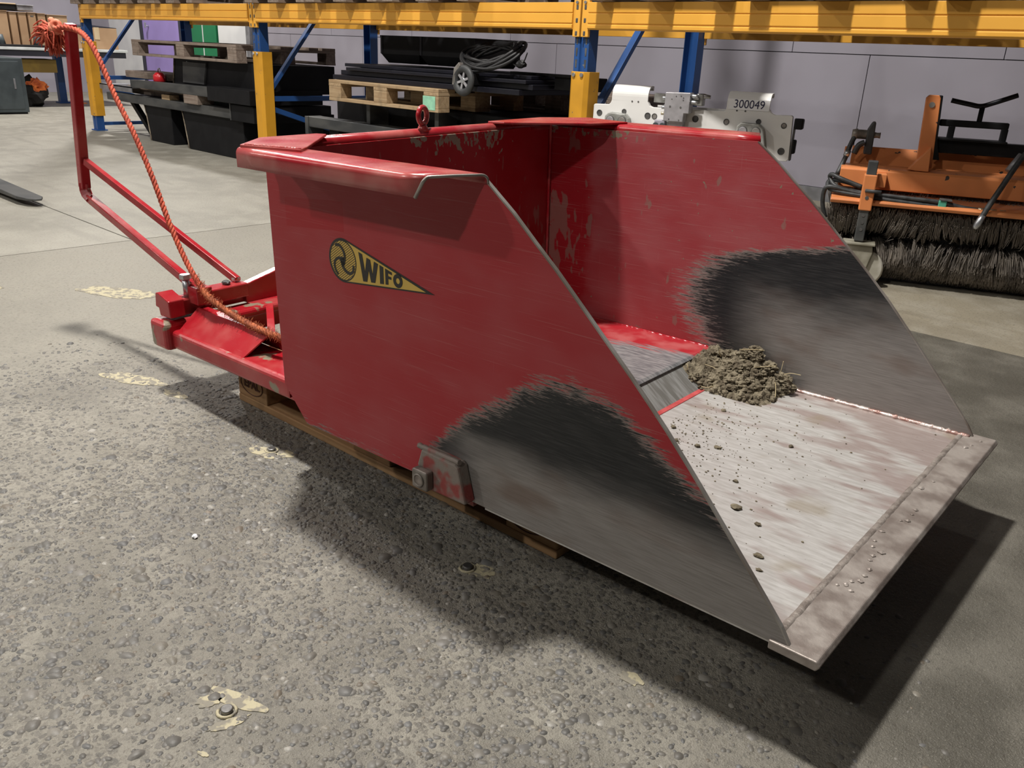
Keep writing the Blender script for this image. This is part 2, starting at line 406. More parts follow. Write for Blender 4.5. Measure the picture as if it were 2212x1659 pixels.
# ------------------------------------------------------------------ mesh helpers
class MB:
    """collects shapes for ONE part"""
    def __init__(s): s.v = []; s.f = []; s.sm = []
    def add(s, vs, fs, smooth=False, M=None):
        k = len(s.v)
        s.v += [tuple(M @ Vector(p)) if M else tuple(p) for p in vs]
        s.f += [tuple(i + k for i in f) for f in fs]; s.sm += [smooth] * len(fs)
        return s
    def box(s, a, b, M=None):
        x0, y0, z0 = a; x1, y1, z1 = b
        return s.add([(x0, y0, z0), (x1, y0, z0), (x1, y1, z0), (x0, y1, z0), (x0, y0, z1), (x1, y0, z1), (x1, y1, z1), (x0, y1, z1)],
                     [(0, 3, 2, 1), (4, 5, 6, 7), (0, 1, 5, 4), (1, 2, 6, 5), (2, 3, 7, 6), (3, 0, 4, 7)], False, M)
    def prism(s, poly, axis, lo, hi, M=None):
        n = len(poly)
        def P(p, t): return {'x': (t, p[0], p[1]), 'y': (p[0], t, p[1]), 'z': (p[0], p[1], t)}[axis]
        A = sum(poly[i][0] * poly[(i + 1) % n][1] - poly[(i + 1) % n][0] * poly[i][1] for i in range(n))
        if A < 0: poly = poly[::-1]
        vs = [P(p, lo) for p in poly] + [P(p, hi) for p in poly]
        fs = [tuple(range(n))[::-1], tuple(range(n, 2 * n))] + [(i, (i + 1) % n, n + (i + 1) % n, n + i) for i in range(n)]
        if axis == 'y': fs = [f[::-1] for f in fs]
        return s.add(vs, fs, False, M)
    def tube(s, pts, r, n=8, caps=True, smooth=True, rs=None):
        pts = [Vector(p) for p in pts]; k = len(pts); vs = []; fs = []
        t0 = (pts[1] - pts[0]).normalized()
        up = Vector((0, 0, 1)) if abs(t0.z) < .9 else Vector((1, 0, 0))
        nx = t0.cross(up).normalized()
        for i, p in enumerate(pts):
            t = ((pts[min(i + 1, k - 1)] - pts[max(i - 1, 0)])).normalized()
            nx = (nx - t * nx.dot(t)).normalized(); ny = t.cross(nx)
            rr = rs[i] if rs else r
            for j in range(n):
                a = 2 * PI * j / n
                vs.append(p + (nx * math.cos(a) + ny * math.sin(a)) * rr)
        for i in range(k - 1):
            for j in range(n):
                fs.append((i * n + j, i * n + (j + 1) % n, (i + 1) * n + (j + 1) % n, (i + 1) * n + j))
        s.add(vs, fs, smooth)
        if caps:
            b = len(s.v) - len(vs)
            s.f += [tuple(b + j for j in range(n))[::-1], tuple(b + (k - 1) * n + j for j in range(n))]; s.sm += [False, False]
        return s
    def cyl(s, a, b, r, n=16, r2=None): return s.tube([a, b], r, n, True, True, [r, r if r2 is None else r2])
    def bar(s, a, b, w, h, up=(0, 0, 1)):
        """square bar from a to b"""
        a = Vector(a); b = Vector(b); t = (b - a).normalized(); u = Vector(up)
        sd = t.cross(u).normalized(); u = sd.cross(t).normalized()
        vs = [p + sd * (i * w / 2) + u * (j * h / 2) for p in (a, b) for i, j in ((-1, -1), (1, -1), (1, 1), (-1, 1))]
        return s.add(vs, [(0, 1, 2, 3), (7, 6, 5, 4), (0, 4, 5, 1), (1, 5, 6, 2), (2, 6, 7, 3), (3, 7, 4, 0)])
    def ring(s, c, R, r, nrm=(0, 1, 0), n=28, k=10, sx=1.0):
        nrm = Vector(nrm).normalized(); u = nrm.orthogonal().normalized(); w = nrm.cross(u); c = Vector(c); vs = []; fs = []
        for i in range(n):
            a = 2 * PI * i / n; d = u * math.cos(a) + w * math.sin(a)
            for j in range(k):
                q = 2 * PI * j / k
                vs.append(c + d * (R + r * math.cos(q)) + nrm * (r * math.sin(q)))
        for i in range(n):
            for j in range(k):
                fs.append((i * k + j, i * k + (j + 1) % k, ((i + 1) % n) * k + (j + 1) % k, ((i + 1) % n) * k + j))
        return s.add(vs, fs, True)
    def blob(s, c, r, sub=2, amp=.35, freq=2.2, sq=(1, 1, 1), seed=0):
        bm = bmesh.new(); bmesh.ops.create_icosphere(bm, subdivisions=sub, radius=1)
        off = Vector((seed * 7.13, seed * 3.7, seed * 1.9)); c = Vector(c)
        vs = []
        for v in bm.verts:
            k = 1 + amp * noise.noise(v.co * freq + off) + amp * .5 * noise.noise(v.co * freq * 2.7 + off)
            vs.append(c + Vector((v.co.x * sq[0], v.co.y * sq[1], v.co.z * sq[2])) * (r * k))
        fs = [tuple(v.index for v in f.verts) for f in bm.faces]; bm.free()
        return s.add(vs, fs, False)
    def sheet(s, prof, axis, lo, hi, th, M=None):
        """bent sheet of thickness th: profile polyline offset and extruded"""
        n = len(prof); off = []
        for i in range(n):
            a = Vector(prof[max(i - 1, 0)]); b = Vector(prof[min(i + 1, n - 1)]); t = (b - a).normalized()
            off.append((prof[i][0] - t.y * th, prof[i][1] + t.x * th))
        def P(p, t): return {'x': (t, p[0], p[1]), 'y': (p[0], t, p[1]), 'z': (p[0], p[1], t)}[axis]
        ring = list(prof) + off[::-1]; k = len(ring)
        vs = [P(p, lo) for p in ring] + [P(p, hi) for p in ring]
        fs = [(i, (i + 1) % k, k + (i + 1) % k, k + i) for i in range(k)]
        fs += [(i, k - 1 - i, k - 2 - i, i + 1) for i in range(n - 1)] + [(k + i, k + i + 1, 2 * k - 2 - i, 2 * k - 1 - i) for i in range(n - 1)]
        return s.add(vs, fs, False, M)
    def mesh(s, name):
        me = bpy.data.meshes.new(name); me.from_pydata(s.v, [], s.f)
        me.polygons.foreach_set('use_smooth', s.sm)
        bm = bmesh.new(); bm.from_mesh(me); bmesh.ops.recalc_face_normals(bm, faces=bm.faces); bm.to_mesh(me); bm.free()
        me.update(); return me
    def build(s, name, mat, parent=None, bevel=0, seg=2, angle=40, M=None):
        return link(name, s.mesh(name), mat, parent, bevel, seg, angle, M)

def link(name, me, mat, parent=None, bevel=0, seg=2, angle=40, M=None):
    if mat and not me.materials: me.materials.append(MATS[mat])
    o = bpy.data.objects.new(name, me); COL.objects.link(o)
    if parent: o.parent = parent
    if M is not None: o.matrix_local = M
    if bevel:
        b = o.modifiers.new('bevel', 'BEVEL'); b.width = bevel; b.segments = seg; b.limit_method = 'ANGLE'; b.angle_limit = math.radians(angle)
    return o
def tag(o, label=None, cat=None, group=None, kind=None):
    for k, v in (('label', label), ('category', cat), ('group', group), ('kind', kind)):
        if v: o[k] = v
    return o
def thing(name, label, cat, loc=(0, 0, 0), rz=0.0, group=None):
    o = bpy.data.objects.new(name, None); COL.objects.link(o); o.empty_display_size = .1
    o.location = loc; o.rotation_euler = (0, 0, rz)
    return tag(o, label, cat, group)
def copy_tree(o, parent=None):
    c = o.copy(); COL.objects.link(c)
    if parent: c.parent = parent
    for ch in list(o.children): copy_tree(ch, c)
    return c
def txt(s, size, th=.0004, bold=False, shear=0.0):
    cu = bpy.data.curves.new('t', 'FONT'); cu.body = s; cu.size = size; cu.extrude = th; cu.align_x = 'CENTER'; cu.align_y = 'CENTER'; cu.shear = shear
    if bold: cu.offset = size * .018
    ob = bpy.data.objects.new('t', cu); COL.objects.link(ob)
    me = bpy.data.meshes.new_from_object(ob.evaluated_get(bpy.context.evaluated_depsgraph_get()))
    bpy.data.objects.remove(ob); bpy.data.curves.remove(cu)
    me.materials.clear()
    return me
def spline(pts, n):
    pts = [Vector(p) for p in pts]; out = []; k = len(pts) - 1
    for i in range(n + 1):
        t = i / n * k; j = min(int(t), k - 1); u = t - j
        p0, p1, p2, p3 = pts[max(j - 1, 0)], pts[j], pts[j + 1], pts[min(j + 2, k)]
        out.append(.5 * ((2 * p1) + (p2 - p0) * u + (2 * p0 - 5 * p1 + 4 * p2 - p3) * u * u + (3 * p1 - p0 - 3 * p2 + p3) * u ** 3))
    return out
YZ = Matrix(((1, 0, 0, 0), (0, 0, 1, 0), (0, 1, 0, 0), (0, 0, 0, 1)))
FRONT = Matrix.Rotation(PI / 2, 4, 'X')          # text plane xy -> xz, facing -y

# ------------------------------------------------------------------ setting: floor, wall, ceiling
floor = MB().box((-26, -12, -.30), (8, 6.9, -.05)).build('floor', 'concrete_near'); tag(floor, 'worn grey concrete floor of the hall', kind='structure')
G = .004
SLABS = [((-26, -12), (-4.385 - G, 1.85 - G), 'concrete_far'), ((-26, 1.85 + G), (-4.385 - G, 6.9), 'concrete_far'),
         ((-4.385 + G, -12), (8, 3.55), 'concrete_near'), ((-4.385 + G, 3.55 + .003), (8, 6.9), 'concrete_dusty')]
for a, b, mt in SLABS:
    MB().box((a[0], a[1], -.06), (b[0], b[1], 0)).build('slab', mt, floor)
ceil = MB().box((-26, -12, 6.2), (8, 6.9, 6.35)).build('ceiling', 'ceiling_panel'); tag(ceil, 'pale hall ceiling', kind='structure')
wall = MB().box((-26, 6.63, 0), (8, 6.8, 6.2)).build('wall_back', 'joint_dark'); tag(wall, 'white panelled back wall behind the racking', kind='structure')
def panel_row(z0, z1, x0, off, w=1.5, mt='wall_paint'):
    x = x0 - off
    while x < 7.9:
        a, b = max(x, x0), min(x + w, 7.9)
        if b - a > .05: MB().box((a + .003, 6.60, z0 + .003), (b - .003, 6.632, z1 - .003)).build('panel', mt, wall)
        x += w
panel_row(.10, 1.08, -11.1, .53)
panel_row(1.08, 2.10, -11.1, 1.14)
panel_row(2.10, 3.2, -11.1, .53)
panel_row(3.2, 6.2, -11.1, .9, 3.0)
bb = MB().box((-11.1, 6.585, 0), (7.9, 6.632, .10)).build('baseboard_back', 'steel_grey'); tag(bb, 'grey skirting strip along the back wall', kind='structure')
# left stretch of the back wall: plain white wall, doors
MB().box((-26, 6.60, 0), (-15.55, 6.632, 6.2)).build('panel', 'wall_paint', wall)
MB().box((-15.54, 6.60, 0), (-14.36, 6.632, 2.3)).build('panel', 'wall_white', wall)
MB().box((-11.95, 6.60, 0), (-11.11, 6.632, 2.3)).build('panel', 'wall_white', wall)
MB().box((-15.54, 6.60, 2.31), (-11.11, 6.632, 6.2)).build('panel', 'wall_paint', wall)
d1 = MB().box((-14.26, 6.58, .02), (-13.06, 6.632, 2.2)).build('door_1', 'door_purple', None, .004); tag(d1, 'lilac door in a dark frame behind the left rack bay', kind='structure')
MB().box((-14.36, 6.57, 0), (-14.26, 6.632, 2.3)).box((-13.06, 6.57, 0), (-12.98, 6.632, 2.3)).box((-14.36, 6.57, 2.2), (-12.98, 6.632, 2.3)).build('door_frame', 'frame_dark', d1)
MB().cyl((-14.05, 6.58, 1.12), (-14.05, 6.53, 1.12), .014).box((-14.07, 6.52, 1.09), (-14.03, 6.535, 1.17)).build('door_handle', 'zinc', d1, .003)
d2 = MB().box((-12.70, 6.58, .02), (-11.98, 6.632, 2.2)).build('door_2', 'door_green', None, .004); tag(d2, 'green door behind the left rack bay', kind='structure')
MB().box((-12.98, 6.57, 0), (-12.71, 6.632, 2.3)).build('door_frame', 'wall_white', d2)
MB().box((-12.36, 6.574, .02), (-12.34, 6.585, 2.2)).build('door_strip', 'wall_white', d2)
tr = MB().box((-11.13, 6.55, 0), (-11.03, 6.632, 6.2)).build('trim_1', 'steel_grey'); tag(tr, 'grey cover strip where the wall panels begin', kind='structure')

# exposed aggregate in the worn floor
def pebbles():
    V = []; Fc = []; tones = []
    rnd = random.Random(3)
    pal = [(.135, .126, .112), (.165, .152, .132), (.115, .110, .103), (.18, .165, .14), (.13, .128, .125), (.21, .19, .155), (.175, .145, .11), (.33, .31, .275)]
    n = 0
    while n < 33000:
        x = rnd.uniform(-3.1, .35); y = rnd.uniform(.05, 1.55)
        dens = .5 + .9 * noise.noise(Vector((x * 1.3, y * 1.3, 4.2)))
        if x < -2.2: dens -= (-2.2 - x) * .7
        if y > 1.15: dens -= (y - 1.15) * 1.0
        if x > -.5: dens -= (x + .5) * .9
        if rnd.random() > dens: n += .25; continue
        r = .0026 + .0046 * rnd.random() ** 1.8 + (.006 if rnd.random() < .03 else 0)
        ax = rnd.uniform(.62, 1.0); th = rnd.uniform(0, PI); ca, sa = math.cos(th), math.sin(th); hh = r * rnd.uniform(.16, .40)
        k = len(V); m = 8
        ph = [rnd.uniform(.82, 1.12) for _ in range(m)]
        for rr, z in ((1.0, -.001), (.62, hh * .82)):
            for j in range(m):
                a = 2 * PI * j / m; px, py = r * 1.35 * rr * math.cos(a) * ph[j], r * 1.35 * ax * rr * math.sin(a) * ph[j]
                V.append((x + px * ca - py * sa, y + px * sa + py * ca, z))
        V.append((x, y, hh))
        for j in range(m):
            Fc.append((k + j, k + (j + 1) % m, k + m + (j + 1) % m, k + m + j)); Fc.append((k + m + j, k + m + (j + 1) % m, k + 2 * m))
        c = pal[min(int(abs(rnd.gauss(0, 2.3))), 7)] if rnd.random() < .93 else pal[rnd.randrange(5, 8)]
        q = rnd.uniform(.75, 1.25); tones += [(c[0] * q, c[1] * q, c[2] * q, 1)] * (2 * m + 1)
        n += 1
    me = bpy.data.meshes.new('aggregate'); me.from_pydata(V, [], Fc); me.polygons.foreach_set('use_smooth', [True] * len(Fc))
    at = me.color_attributes.new('tone', 'FLOAT_COLOR', 'POINT')
    at.data.foreach_set('color', [c for t in tones for c in t])
    o = link('aggregate', me, 'pebble', floor); o['kind'] = 'stuff'
pebbles()
def patch(name, cx, cy, rx, ry, rot, mat, parent, seed, z=.0012, k=26):
    rnd = random.Random(seed); pts = []
    for j in range(k):
        a = 2 * PI * j / k; q = 1 + .35 * noise.noise(Vector((math.cos(a) * 2.1 + seed, math.sin(a) * 2.1, seed * .7))) + rnd.uniform(-.10, .10)
        x, y = rx * q * math.cos(a), ry * q * math.sin(a)
        pts.append((cx + x * math.cos(rot) - y * math.sin(rot), cy + x * math.sin(rot) + y * math.cos(rot)))
    return MB().prism(pts, 'z', -.003, z).build(name, mat, parent)
for i, (x, y, rx, ry, ro) in enumerate([(-3.46, 1.38, .17, .07, .5), (-2.50, 1.00, .11, .035, .4), (-2.30, 1.04, .05, .018, .2), (-1.79, 1.025, .05, .022, .1), (-1.745, 1.06, .03, .018, .3),
                                     (-1.035, .515, .055, .014, .35), (-1.065, .482, .020, .014, 1.2), (-1.0, .475, .034, .010, 1.3), (-1.03, 1.055, .035, .024, .4), (-.97, .42, .010, .004, .4), (-3.9, 1.02, .10, .03, .2), (-.62, 1.02, .022, .014, .1)]):
    patch('paint_mark', x, y, rx, ry, ro, 'floor_paint', floor, i + 1)
def anchor(x, y, label, r=.0105):
    t = thing('floor_anchor', label, 'bolt', (x, y, 0), 0, 'cut anchor bolts in the floor')
    MB().cyl((0, 0, -.01), (.001, 0, .009), r, 18).build('stud', 'anchor_steel', t, .0015)
    MB().ring((0, 0, .001), r * 1.5, .003, (0, 0, 1), 20, 6).build('collar', 'floor_paint', t)
anchor(-1.024, .489, 'cut steel anchor bolt in cream paint patch in the left foreground', .0095)
anchor(-1.051, 1.044, 'cut steel anchor bolt in the shaded floor below the pallet end')
anchor(-1.785, 1.045, 'cut steel anchor bolt in cream paint beside the pallet shadow', .010)
t = MB().blob((-1.53, .70, .004), .0055, 2, .4, 2, (1.3, 1, .8), 4).build('stone_chip', 'label_white'); tag(t, 'small white stone chip on the floor in front of the pallet', 'stone')

# ------------------------------------------------------------------ hall lamps
lamp0 = None
for i, (x, y, e) in enumerate(LAMPS):
    t = thing('high_bay_lamp', 'round high bay lamp hanging %s' % LAMP_AT[i], 'lamp', (x, y, LAMP_Z), 0, 'high bay lamps under the ceiling')
    prof = [(.05, .42), (.07, .40), (.08, .22), (.20, .06), (.21, .03)]
    mb = MB(); n = 24; vs = []; fs = []
    for r, z in prof:
        vs += [(r * math.cos(2 * PI * j / n), r * math.sin(2 * PI * j / n), z) for j in range(n)]
    for a in range(len(prof) - 1):
        fs += [(a * n + j, a * n + (j + 1) % n, (a + 1) * n + (j + 1) % n, (a + 1) * n + j) for j in range(n)]
    mb.add(vs, fs, True).build('housing', 'cabinet_grey', t)
    MB().cyl((0, 0, .035), (0, 0, .045), .20, 24).build('lens', 'lamp_lens', t)
    MB().cyl((0, 0, .40), (0, 0, .82), .012, 8).build('hanger', 'steel_grey', t)
    L = bpy.data.lights.new('lamp_light', 'AREA'); L.shape = 'DISK'; L.size = LAMP_R * 2; L.energy = e; L.color = (1.0, .965, .91)
    lo = bpy.data.objects.new('lamp_light', L); COL.objects.link(lo); lo.parent = t; lo.location = (0, 0, .028)

# ------------------------------------------------------------------ pallets
def pallet(name, label, group, loc, rz, wx='wood_light', wy='wood_light_y', L=1.2, D=.8, mark=None):
    """four-way pallet, long side along x, origin at the near left bottom corner"""
    t = thing(name, label, 'pallet', loc, rz, group)
    rnd = random.Random(hash(label) % 1000)
    for y in (0, D / 2 - .0725, D - .1):
        w = .145 if abs(y - (D / 2 - .0725)) < 1e-6 else .1
        MB().box((0, y, 0), (L, y + w, .022)).build('bottom_board', wx, t, .003)
    for x, w in ((0, .145), (L / 2 - .0725, .145), (L - .145, .145)):
        for y, d in ((0, .1), (D / 2 - .0725, .145), (D - .1, .1)):
            b = MB().box((x + .001, y + .001, .022), (x + w - .001, y + d - .001, .100)).build('block', wx, t, .003)
            if mark and y == 0: mark(b, x, w)
        MB().box((x, 0, .100), (x + w, D, .122)).build('stringer_board', wy, t, .003)
    ys = [(0, .145), (.1845, .1), (D / 2 - .0725, .145), (D - .2845, .1), (D - .145, .145)]
    for y, w in ys:
        MB().box((0, y, .122), (L, y + w, .144)).build('deck_board', wx, t, .003)
    return t
def epal_mark(b, x, w):
    if x < .3:
        cx, cz = x + .072, .066
        k = 28
        ri = [((cx + .055 * math.cos(2 * PI * j / k), -.0006, cz + .030 * math.sin(2 * PI * j / k))) for j in range(k + 1)]
        MB().tube(ri, .0013, 6, False).build('brand_ring', 'brand_burn', b)
        link('brand_letters', txt('EPAL', .036, .0004, True), 'brand_burn', b, M=Matrix.Translation((cx, -.0006, cz)) @ FRONT)
    elif x > .9:
        cx, cz = x + .06, .066; k = 28
        ri = [((cx + .055 * math.cos(2 * PI * j / k), -.0006, cz + .034 * math.sin(2 * PI * j / k))) for j in range(k + 1)]
        MB().tube(ri, .0014, 6, False).build('brand_ring', 'brand_burn', b)
    else:
        link('brand_letters', txt('001', .016, .0004, True), 'brand_burn', b, M=Matrix.Translation((x + .05, -.0006, .082)) @ FRONT)
pallet('wooden_pallet', 'pale wooden pallet carrying the red tipping bucket', None, (-2.1454, 1.161, 0), .0343, 'wood_under', 'wood_under_y', mark=epal_mark)

# ------------------------------------------------------------------ tipping bucket
bucket = thing('tipping_bucket', 'red steel tipping bucket with scoured open front on a pallet', 'bucket')
RB = ((0.99911526, -0.03788402, -0.01826167), (0.03752149, 0.99909961, -0.01980156), (0.01899539, 0.01909884, 0.99963714))
m = Matrix.Identity(4)
for i in range(3):
    for j in range(3): m[i][j] = RB[i][j]
m[0][3], m[1][3], m[2][3] = -1.65938866, 1.02137782, .1501
bucket.matrix_world = m
BW = 1.0135
DIAG = [(.651, .626), (.712, .580), (.760, .538), (.806, .499), (.856, .453), (.963, .354), (1.0, .318), (1.035, .283), (1.07, .245), (1.10, .212), (1.135, .172), (1.18, .121), (1.228, .066), (1.26, .028), (1.276, .002)]
PLATE = [(0, .083), (0, .626)] + DIAG + [(1.245, -.002), (.565, -.002), (.48, -.002), (.45, .004), (.078, .001)]
PLATE_FAR = [(-.026, .05), (-.026, .622)] + PLATE[2:]
MB().prism(PLATE, 'y', 0, .007).build('side_plate', 'plate_near', bucket)
MB().prism(PLATE_FAR, "y", BW, BW + .007).build('side_plate', 'plate_far', bucket)
# bright bare edge along the cut front of both plates
for y0 in (0, BW):
    pts = [(x + .0006, y0 + .0035, z + .0006) for x, z in DIAG]
    mb = MB()
    for a, b in zip(pts[:-1], pts[1:]):
        mb.add([(a[0], y0 - .0003, a[2]), (a[0], y0 + .0073, a[2]), (b[0], y0 + .0073, b[2]), (b[0], y0 - .0003, b[2]), (a[0] - .002, y0 - .0003, a[2] - .002), (b[0] - .002, y0 - .0003, b[2] - .002), (a[0] - .002, y0 + .0073, a[2] - .002), (b[0] - .002, y0 + .0073, b[2] - .002)],
               [(0, 1, 2, 3), (0, 3, 5, 4), (1, 6, 7, 2)])
    mb.build('bare_edge', 'edge_steel', bucket)
# rims: folded flange, grid of profile stations with own rear and front ends
def arc(cx, cz, r, a0, a1, n=5): return [(cx + r * math.cos(a0 + (a1 - a0) * i / n), cz + r * math.sin(a0 + (a1 - a0) * i / n)) for i in range(n + 1)]
def rim(sgn, y0):
    prof = [(0, .622)] + arc(-.010, .627, .010, 0, PI / 2) + [(-.05, .637)] + arc(-.088, .627, .010, PI / 2, PI) + [(-.098, .601)]
    k = len(prof); N = 10; vs = []; fs = []
    for y, z in prof:
        q = -y / .098
        xr = .052 * q; xf = .648 - .043 * q
        if z < .637 and y < -.08: xf = .605 - .025 * (.637 - z) / .036
        if y > -.012: xf = .654 - .06 * q
        for i in range(N + 1): vs.append((xr + (xf - xr) * i / N, y0 + sgn * y, z))
    for a in range(k - 1):
        for i in range(N): fs.append((a * (N + 1) + i, a * (N + 1) + i + 1, (a + 1) * (N + 1) + i + 1, (a + 1) * (N + 1) + i))
    o = MB().add(vs, fs, True).build('rim', 'red_rim', bucket)
    s = o.modifiers.new('thick', 'SOLIDIFY'); s.thickness = .005; s.offset = 0
    # bare chamfered front end of the fold
    pe = [(vs[a * (N + 1) + N]) for a in range(k)]
    if sgn > 0: MB().tube([(p[0] + .001, p[1], p[2]) for p in pe], .0036, 6, rs=[.0020 + .0018 * i / (k - 1) for i in range(k)]).build('bare_edge', 'edge_steel', bucket)
    return o
rim(1, 0)
rim(-1, BW + .007)
prof = [(-.020, .612)] + arc(-.034, .623, .014, 0, PI / 2) + [(-.040, .637)] + arc(-.044, .630, .007, PI / 2, PI) + [(-.051, .608)]
vs = []; fs = []
for x, z in prof: vs += [(x, .0 if x > -.03 else .03, z), (x, .5, z), (x, BW - (.0 if x > -.03 else .03), z)]
for a in range(len(prof) - 1):
    for i in range(2): fs.append((a * 3 + i, a * 3 + i + 1, (a + 1) * 3 + i + 1, (a + 1) * 3 + i))
o = MB().add(vs, fs, True).build('rim', 'red_rim', bucket); s = o.modifiers.new('thick', 'SOLIDIFY'); s.thickness = .005; s.offset = 0
MB().prism([(.052, -.090), (.205, -.052), (.170, -.010), (-.020, .182), (-.046, .172), (-.048, .022)], 'z', .639, .645).build('corner_gusset', 'red_rim', bucket, .0015)
MB().prism([(.225, BW + .045), (.205, BW - .03), (.185, BW - .075), (.008, BW - .245), (-.046, BW - .252), (-.048, BW - .02), (.052, BW + .095)], 'z', .639, .645).build('corner_gusset', 'red_rim', bucket, .0015)
mb = MB(); rnd = random.Random(5)
for i in range(30):
    u = i / 29; x = .062 + .135 * u; y = -.082 + .034 * u
    mb.blob((x, y, .6455), .0032 + .0012 * rnd.random(), 1, .3, 2, (1, 1, .55), i)
mb.build('weld_bead', 'red_rim', bucket)
# rear wall, corner weld
MB().prism([(-.001, .006), (.006, .006), (-.020, BW), (-.026, BW)], 'z', .045, .622).build('rear_wall', 'red_spatter', bucket)
mb = MB()
pts = [(-.016, BW - .006, .06 + .575 * i / 60) for i in range(61)]
mb.tube(pts, .005, 6, rs=[.0045 + .0012 * noise.noise(Vector((i * .7, 0, 0))) for i in range(61)]).build('corner_weld', 'red_rim', bucket)
# floor: raised rear floor, worn slope, scoop floor, cutting lip
MB().sheet([(.004, .055), (.568, .055), (.577, .0545), (.584, .050)], 'y', .007, BW, .006).build('rear_floor', 'step_worn', bucket)
MB().prism([(.584, .0505), (.652, .000), (.648, -.006), (.578, .046)], 'y', .007, BW).build('slope_plate', 'slope_steel', bucket)
MB().prism([(.648, -.004), (.650, .0022), (.664, .0016), (.666, -.004)], 'y', .007, BW - .09).build('painted_seam', 'seam_pink', bucket)
MB().box((.645, .007, -.012), (1.256, BW, -.0002)).build('scoop_floor', 'floor_steel', bucket)
MB().prism([(1.246, -.013), (1.246, .0028), (1.322, .0022), (1.328, -.006), (1.322, -.015)], 'y', -.0066, BW + .020).build('cutting_lip', 'lip_steel', bucket, .002)
mb = MB(); rnd = random.Random(9); n = 90
mb.tube([(1.252 + .0015 * noise.noise(Vector((i * .31, 1, 0))), .004 + (BW - .004) * i / n, -.0050) for i in range(n + 1)], .005, 10, rs=[.0098 + .0012 * noise.noise(Vector((i * .9, 3, 0))) for i in range(n + 1)])
mb.build('lip_weld', 'weld_dark', bucket)
mb = MB()
for i in range(26): mb.blob((1.262 + .035 * rnd.random(), .2 + .8 * rnd.random(), .003), .0035 + .004 * rnd.random() ** 2, 1, .4, 2, (1.2, 1.2, .5), i)
mb.build('weld_spatter', 'lip_steel', bucket)['kind'] = 'stuff'
for nm, y, x0, x1, z in (('side_weld', BW - .004, .66, 1.27, .001), ('side_weld', .011, .66, 1.26, .001), ('side_weld', BW - .004, .02, .575, .058)):
    k = int((x1 - x0) / .006)
    MB().tube([(x0 + (x1 - x0) * i / k, y + .0015 * noise.noise(Vector((i * .5, 2, y))), z) for i in range(k + 1)], .005, 6, rs=[.0062 + .004 * noise.noise(Vector((i * .8, 5, z))) for i in range(k + 1)]).build(nm, 'weld' if z < .01 else 'red_frame', bucket)
# lifting eye on the rear rim
e = MB().ring((-.034, .5, .671), .0205, .0068, (1, .28, 0), 30, 12).build('lifting_eye', 'red_rim', bucket)
MB().tube([(-.034, .5, .632), (-.034, .5, .642), (-.034, .5, .650)], .01, 14, rs=[.0165, .013, .0085]).build('eye_collar', 'red_rim', e)
# pivot bracket on the near side (and its twin on the far side)
for y0, s in ((0, -1), (BW + .007, 1)):
    yy = sorted((y0, y0 + s * .030))
    b = MB().prism([(.492, .050), (.505, .087), (.598, .084), (.606, .078), (.626, .004), (.510, .002)], 'y', *yy).build('pivot_bracket', 'bracket_worn', bucket, .004)
    MB().tube([(.49 + .115 * i / 24, y0 + s * .022, .088 + .002 * noise.noise(Vector((i * .8, 0, 0)))) for i in range(25)], .006, 6, rs=[.006 + .0025 * noise.noise(Vector((i, 9, 0))) for i in range(25)]).build('bracket_weld', 'bracket_worn', b)
    nt = MB().box((.496, min(y0 + s * .030, y0 + s * .050), .008), (.539, max(y0 + s * .030, y0 + s * .050), .050)).build('square_nut', 'nut_steel', b, .004)
# (sub-parts stay at the third level: the pin sits on the bracket)
    MB().cyl((.517, y0 + s * .046, .029), (.517, y0 + s * .0515, .029), .0125, 20).build('pivot_pin', 'weld_dark', b)
    MB().ring((.517, y0 + s * .051, .029), .0125, .0022, (0, 1, 0), 24, 8).build('pin_rim', 'nut_steel', b)
MB().box((.45, -.0, -.012), (.62, .06, -.0025)).build('skid_strip', 'bracket_worn', bucket)

# ---- sticker on the near plate
CXX, CZZ, CR = .2515, .4235, .0462
TIP = (.521, .402)
def tear(r, tip, y):
    d = math.hypot(tip[0] - CXX, tip[1] - CZZ); base = math.atan2(tip[1] - CZZ, tip[0] - CXX); a = math.acos(r / d)
    pts = [(CXX + r * math.cos(base + a + (2 * PI - 2 * a) * i / 40), CZZ + r * math.sin(base + a + (2 * PI - 2 * a) * i / 40)) for i in range(41)]
    return pts + [tip]
st = MB().prism(tear(CR, TIP, 0), 'y', -.0006, .0005).build('logo_sticker', 'sticker_black', bucket)
MB().prism(tear(CR - .0032, (TIP[0] - .024, TIP[1] + .0008), 0), 'y', -.0009, 0).build('sticker_field', 'sticker_yellow', st)
k = 40
mb = MB(); r1 = CR - .0030; r0 = CR - .0056
vs = []; fs = []
for i in range(k):
    a = 2 * PI * i / k
    for r in (r0, r1): vs += [(CXX + r * math.cos(a), -.0013, CZZ + r * math.sin(a)), (CXX + r * math.cos(a), -.0008, CZZ + r * math.sin(a))]
for i in range(k):
    j = (i + 1) % k
    fs += [(4 * i, 4 * i + 2, 4 * j + 2, 4 * j), (4 * i + 2, 4 * i + 3, 4 * j + 3, 4 * j + 2), (4 * i, 4 * j, 4 * j + 1, 4 * i + 1)]
mb.add(vs, fs).build('emblem_ring', 'sticker_black', st)
mb = MB(); RR = CR - .0058; th = math.radians(33)
for q in range(-9, 10):
    off = q * .0043
    if abs(off) > RR * .97: continue
    hl = math.sqrt(RR * RR - off * off)
    c, s = math.cos(th), math.sin(th); w = .00062
    def pt(u, v): return (CXX + u * c - v * s, CZZ + u * s + v * c)
    mb.prism([pt(-hl, off - w), pt(hl, off - w), pt(hl, off + w), pt(-hl, off + w)], 'y', -.0011, -.0005)
mb.build('emblem_stripes', 'sticker_black', st)
